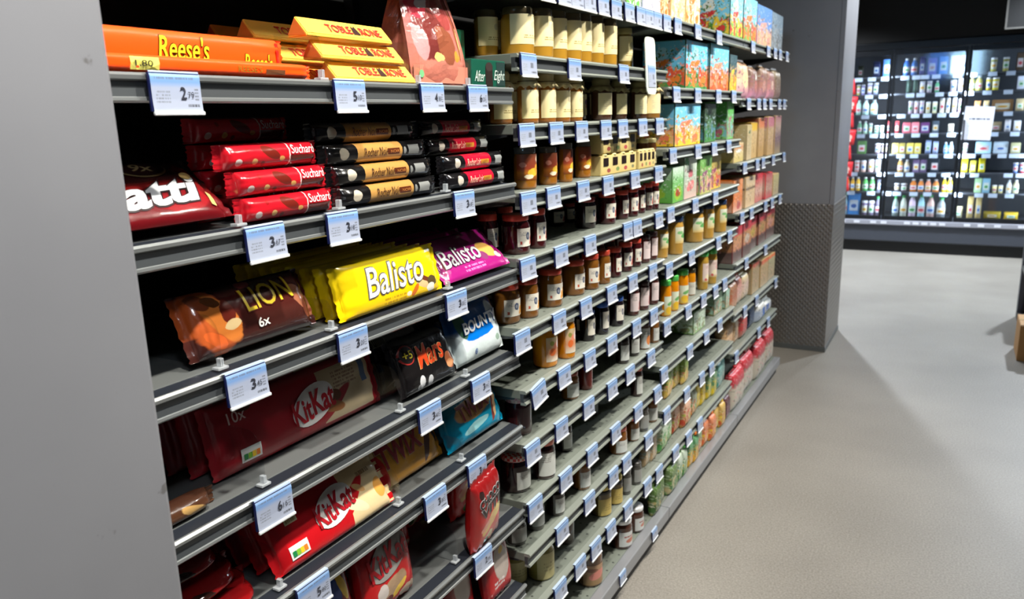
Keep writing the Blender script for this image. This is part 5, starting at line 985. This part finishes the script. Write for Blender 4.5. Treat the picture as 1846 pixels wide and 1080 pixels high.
# cool lamps in the cabinet, behind the mullions and under the canopy
for i in range(7):
    x = FX0+DW*i
    l = bpy.data.lights.new('fridge_lamp', 'AREA'); l.shape = 'RECTANGLE'; l.size = .03; l.size_y = 1.5; l.energy = 13; l.color = (.72, .86, 1)
    o = bpy.data.objects.new('fridge_lamp', l); COL.objects.link(o); o.location = (x, 9.075, 1.2); o.rotation_euler = (PI/2, 0, PI)
    o.rotation_euler = Vector((0, 1, 0)).to_track_quat('-Z', 'Z').to_euler()
def cname(c):
    import colorsys
    h, s, v = colorsys.rgb_to_hsv(*(int(c[i:i+2], 16)/255 for i in (0, 2, 4))); h *= 360
    if s < .14: return 'white' if v > .85 else 'grey'
    if s < .3 and v > .8: return 'pale pink' if h < 20 or h > 290 else 'cream' if h < 70 else 'pale blue' if h > 170 else 'pale green'
    b = 'red' if h < 12 or h > 345 else 'orange' if h < 38 and v > .75 else 'brown' if h < 38 else 'yellow' if h < 66 and v > .7 else 'olive' if h < 66 else 'green' if h < 165 else 'blue' if h < 248 else 'purple' if h < 310 else 'pink'
    return ('dark ' if v < .42 else '')+b
KN = {'p': ('packet', 'packet'), 't': ('tub', 'tub'), 'o': ('bottle', 'bottle'), 'b': ('carton', 'box'), 'c': ('can', 'can')}
for i, row in enumerate(FRIDGE):
    last = -9
    for j, (x, w, h, c, k) in enumerate(row):
        z = ZR[i]+.0008; w = max(.03, min(w, 2*(x-last-.003) if x-last < w else w)); h = min(h, (.155 if i else .17) if i not in (7,) else .235); x = max(x, last+w/2+.004); last = x+w/2
        nm, ct = KN[k]; r = w/2
        t = thing(nm, '%s %s behind the fridge glass, %s from left on fridge shelf %s' % (cname(c), nm, ORD[j+1], ('one', 'two', 'three', 'four', 'five', 'six', 'seven', 'eight')[i]), ct, 'goods on fridge shelf %s' % ('one', 'two', 'three', 'four', 'five', 'six', 'seven', 'eight')[i], (x, 9.165+max(r, .03), z))
        R3 = lambda v: round(v, 3); lc = lin(c)
        wl = PRT('fl%d' % (j % 4), [(0, (196, 200, 206)), (.4, ((226, 190, 190), (200, 220, 240), (236, 226, 180), (200, 226, 200))[j % 4]), (1, (200, 204, 208))], [('e', .5, .45, .34, .2, 0, ((190, 70, 80), (60, 100, 170), (200, 150, 50), (70, 140, 80))[j % 4])], .4, .06)
        if k == 'o':
            obj('bottle_body', lathe(((R3(r*.92), 0), (R3(r), .004), (R3(r), R3(h*.55)), (R3(r*.9), R3(h*.68)), (R3(r*.5), R3(h*.84)), (R3(r*.45), R3(h*.88))), 14), M(c, .3), t); obj('cap', lathe(((R3(r*.5), R3(h*.88)), (R3(r*.52), R3(h*.89)), (R3(r*.52), R3(h*.99)), (R3(r*.3), R3(h))), 14), M((60, 170, 90) if i == 7 else (226, 230, 234), .35), t); obj('label', band(R3(r+.001), R3(h*.18), R3(h*.5), rad(-160), rad(-20)), wl, t)
        elif k == 't':
            obj('tub_body', lathe(((R3(r*.82), 0), (R3(r*.86), .003), (R3(r*.96), R3(h*.86))), 14), M(c, .35), t); obj('lid', lathe(((R3(r*.98), R3(h*.86)), (R3(r), R3(h*.88)), (R3(r), R3(h*.97)), (R3(r*.9), R3(h))), 14), M((226, 230, 236), .35), t); obj('label', band(R3(r*.95), R3(h*.2), R3(h*.7), rad(-150), rad(-30)), wl, t)
        elif k == 'c':
            obj('can_body', lathe(((R3(r*.85), 0), (R3(r), .006), (R3(r), R3(h*.92)), (R3(r*.86), R3(h*.98))), 14), M(c, .3, .3), t); obj('can_top', lathe(((R3(r*.86), R3(h*.975)), (R3(r*.86), R3(h)), (R3(r*.4), R3(h*.99))), 14), M((170, 172, 176), .3, .7), t)
        elif k == 'b':
            obj('carton_body', bbox(R3(w), .06, R3(h), .003), M(c, .4), t); obj('front_print', quad(R3(w*.7), R3(h*.5)), wl, t, (0, -.0312, h*.2)); obj('top_flap', bbox(R3(w*.9), .02, .004, 0), M(c, .4), t, (0, 0, h))
        else:
            obj('packet_body', pillow(R3(w-.012), R3(max(.04, h-.006)), .04, 7, 2.6, 'tb', .001, 3), M(c, .35), t); obj('front_print', quad(R3(w*.5), R3(h*.4)), wl, t, (0, -.0235, h*.25))
t = thing('paper_notice', 'white paper notice taped to the fridge door glass', 'sign', None, (.955, FY-.026, 1.155), (0, rad(2.5), 0))
obj('sheet', boxes_me([(-.125, -.0005, 0, .125, .0005, .32)]), M((206, 210, 222), .6), t); obj('sheet_print', quad(.25, .32), PRT('notice', [(0, (204, 208, 222))], [('t', .18, .60, .88, .70, 1, (70, 72, 84)), ('t', .15, .12, .85, .46, 5, (186, 190, 206)), ('t', .2, .80, .8, .92, 2, (186, 190, 206))], .6), t, (0, -.0012, 0))
# red bags on a hanging strip at the fridge's left
t = thing('hanging_strip', 'white clip strip hanging left of the fridge doors', 'clip strip', None, (-.215, FY-.03, .55)); obj('strip', boxes_me([(-.012, -.0015, 0, .012, .0015, 1.25)]), M((200, 200, 204), .4), t); obj('hook', boxes_me([(-.004, -.01, 1.25, .004, .01, 1.27)], .002), STEEL, t)
for i in range(7):
    t = thing('snack_bag', 'red snack bag on the hanging clip strip, %s from the top' % ORD[i+1], 'bag', 'red bags on the clip strip', (-.215+.012*(i % 2), FY-.060, 1.62-.165*i), (rad(5), rad((-6, 5, -3, 7, -5, 4, -6)[i]), 0))
    obj('bag_body', pillow(.125, .145, .036, 6, 3, 'tb', .002, 80+i % 3), PRT('snack', [(0, (190, 30, 40)), (.5, (222, 60, 64)), (1, (200, 40, 50))], [('e', .5, .5, .3, .2, .3, (236, 190, 180)), ('e', .6, .3, .15, .1, 0, (240, 226, 220))], .3, .06, .3, .4), t); obj('header_seal', bbox(.118, .003, .012, 0), M((206, 60, 60), .4), t, (0, 0, .145))
# hanging sign frame over the fridge
t = thing('hanging_sign', 'black hanging sign with thin pale frame above the fridge', 'sign', None, (1.62, 8.7, 2.16)); obj('panel', boxes_me([(-.52, 0, 0, .5, .02, .6)]), M((20, 20, 21), .6), t)
obj('frame', boxes_me([(-.53, -.006, -.01, -.515, .024, .61), (.5, -.006, -.01, .515, .024, .61), (-.515, -.006, -.01, .5, .024, .004), (-.515, -.006, .598, .5, .024, .61)]), M((110, 108, 104), .4, .3), t)
for x in (-.4, .4): obj('cable', boxes_me([(x-.003, .007, .61, x+.003, .013, .89)]), STEEL, t)
# low display at the right of the aisle
t = thing('low_display', 'low grey metal display unit at the right edge', 'shelving', None, (1.285, 6.0, 0))
obj('side_panel', boxes_me([(0, .45, 0, .35, .48, .62)], .004), STEEL, t); obj('base', boxes_me([(0, 0, .0, .35, .45, .05)], .004), DARK, t); obj('upright', boxes_me([(0, .40, .05, .03, .45, .66)], .003), M((90, 94, 104), .4, .3), t); obj('shelf_board', boxes_me([(.0, .02, .36, .35, .44, .385)], .003), STEEL, t)
for (x, y, z, w, d, h, l) in ((1.365, 5.45, 0, .26, .3, .215, 'lower tan cardboard box on the floor at the right edge'), (1.41, 5.50, .2200, .24, .3, .075, 'flat tan cardboard box stacked on the lower one at right')):
    t = thing('cardboard_box', l, 'box', None, (x, y, z)); obj('box_body', bbox(w, d, h, .003), M((176, 130, 74), .7), t); obj('flap', bbox(w*.98, d*.47, .003, 0), M((190, 146, 90), .7), t, (0, -d*.24, h)); obj('flap', bbox(w*.98, d*.47, .003, 0), M((190, 146, 90), .7), t, (0, d*.24, h)); obj('tape', bbox(w*.99, .04, .0012, 0), M((200, 170, 120), .3), t, (0, 0, h+.003))
t = thing('tin', 'cream topped tin on the low display board at right', 'tin', None, (1.36, 6.12, .3858)); obj('tin_body', lathe(((.045, 0), (.047, .004), (.047, .085), (.044, .09))), M((190, 150, 100), .4), t); obj('tin_lid', lathe(((.048, .0885), (.049, .09), (.049, .1), (.04, .102), (.01, .102))), M((214, 196, 160), .35), t)
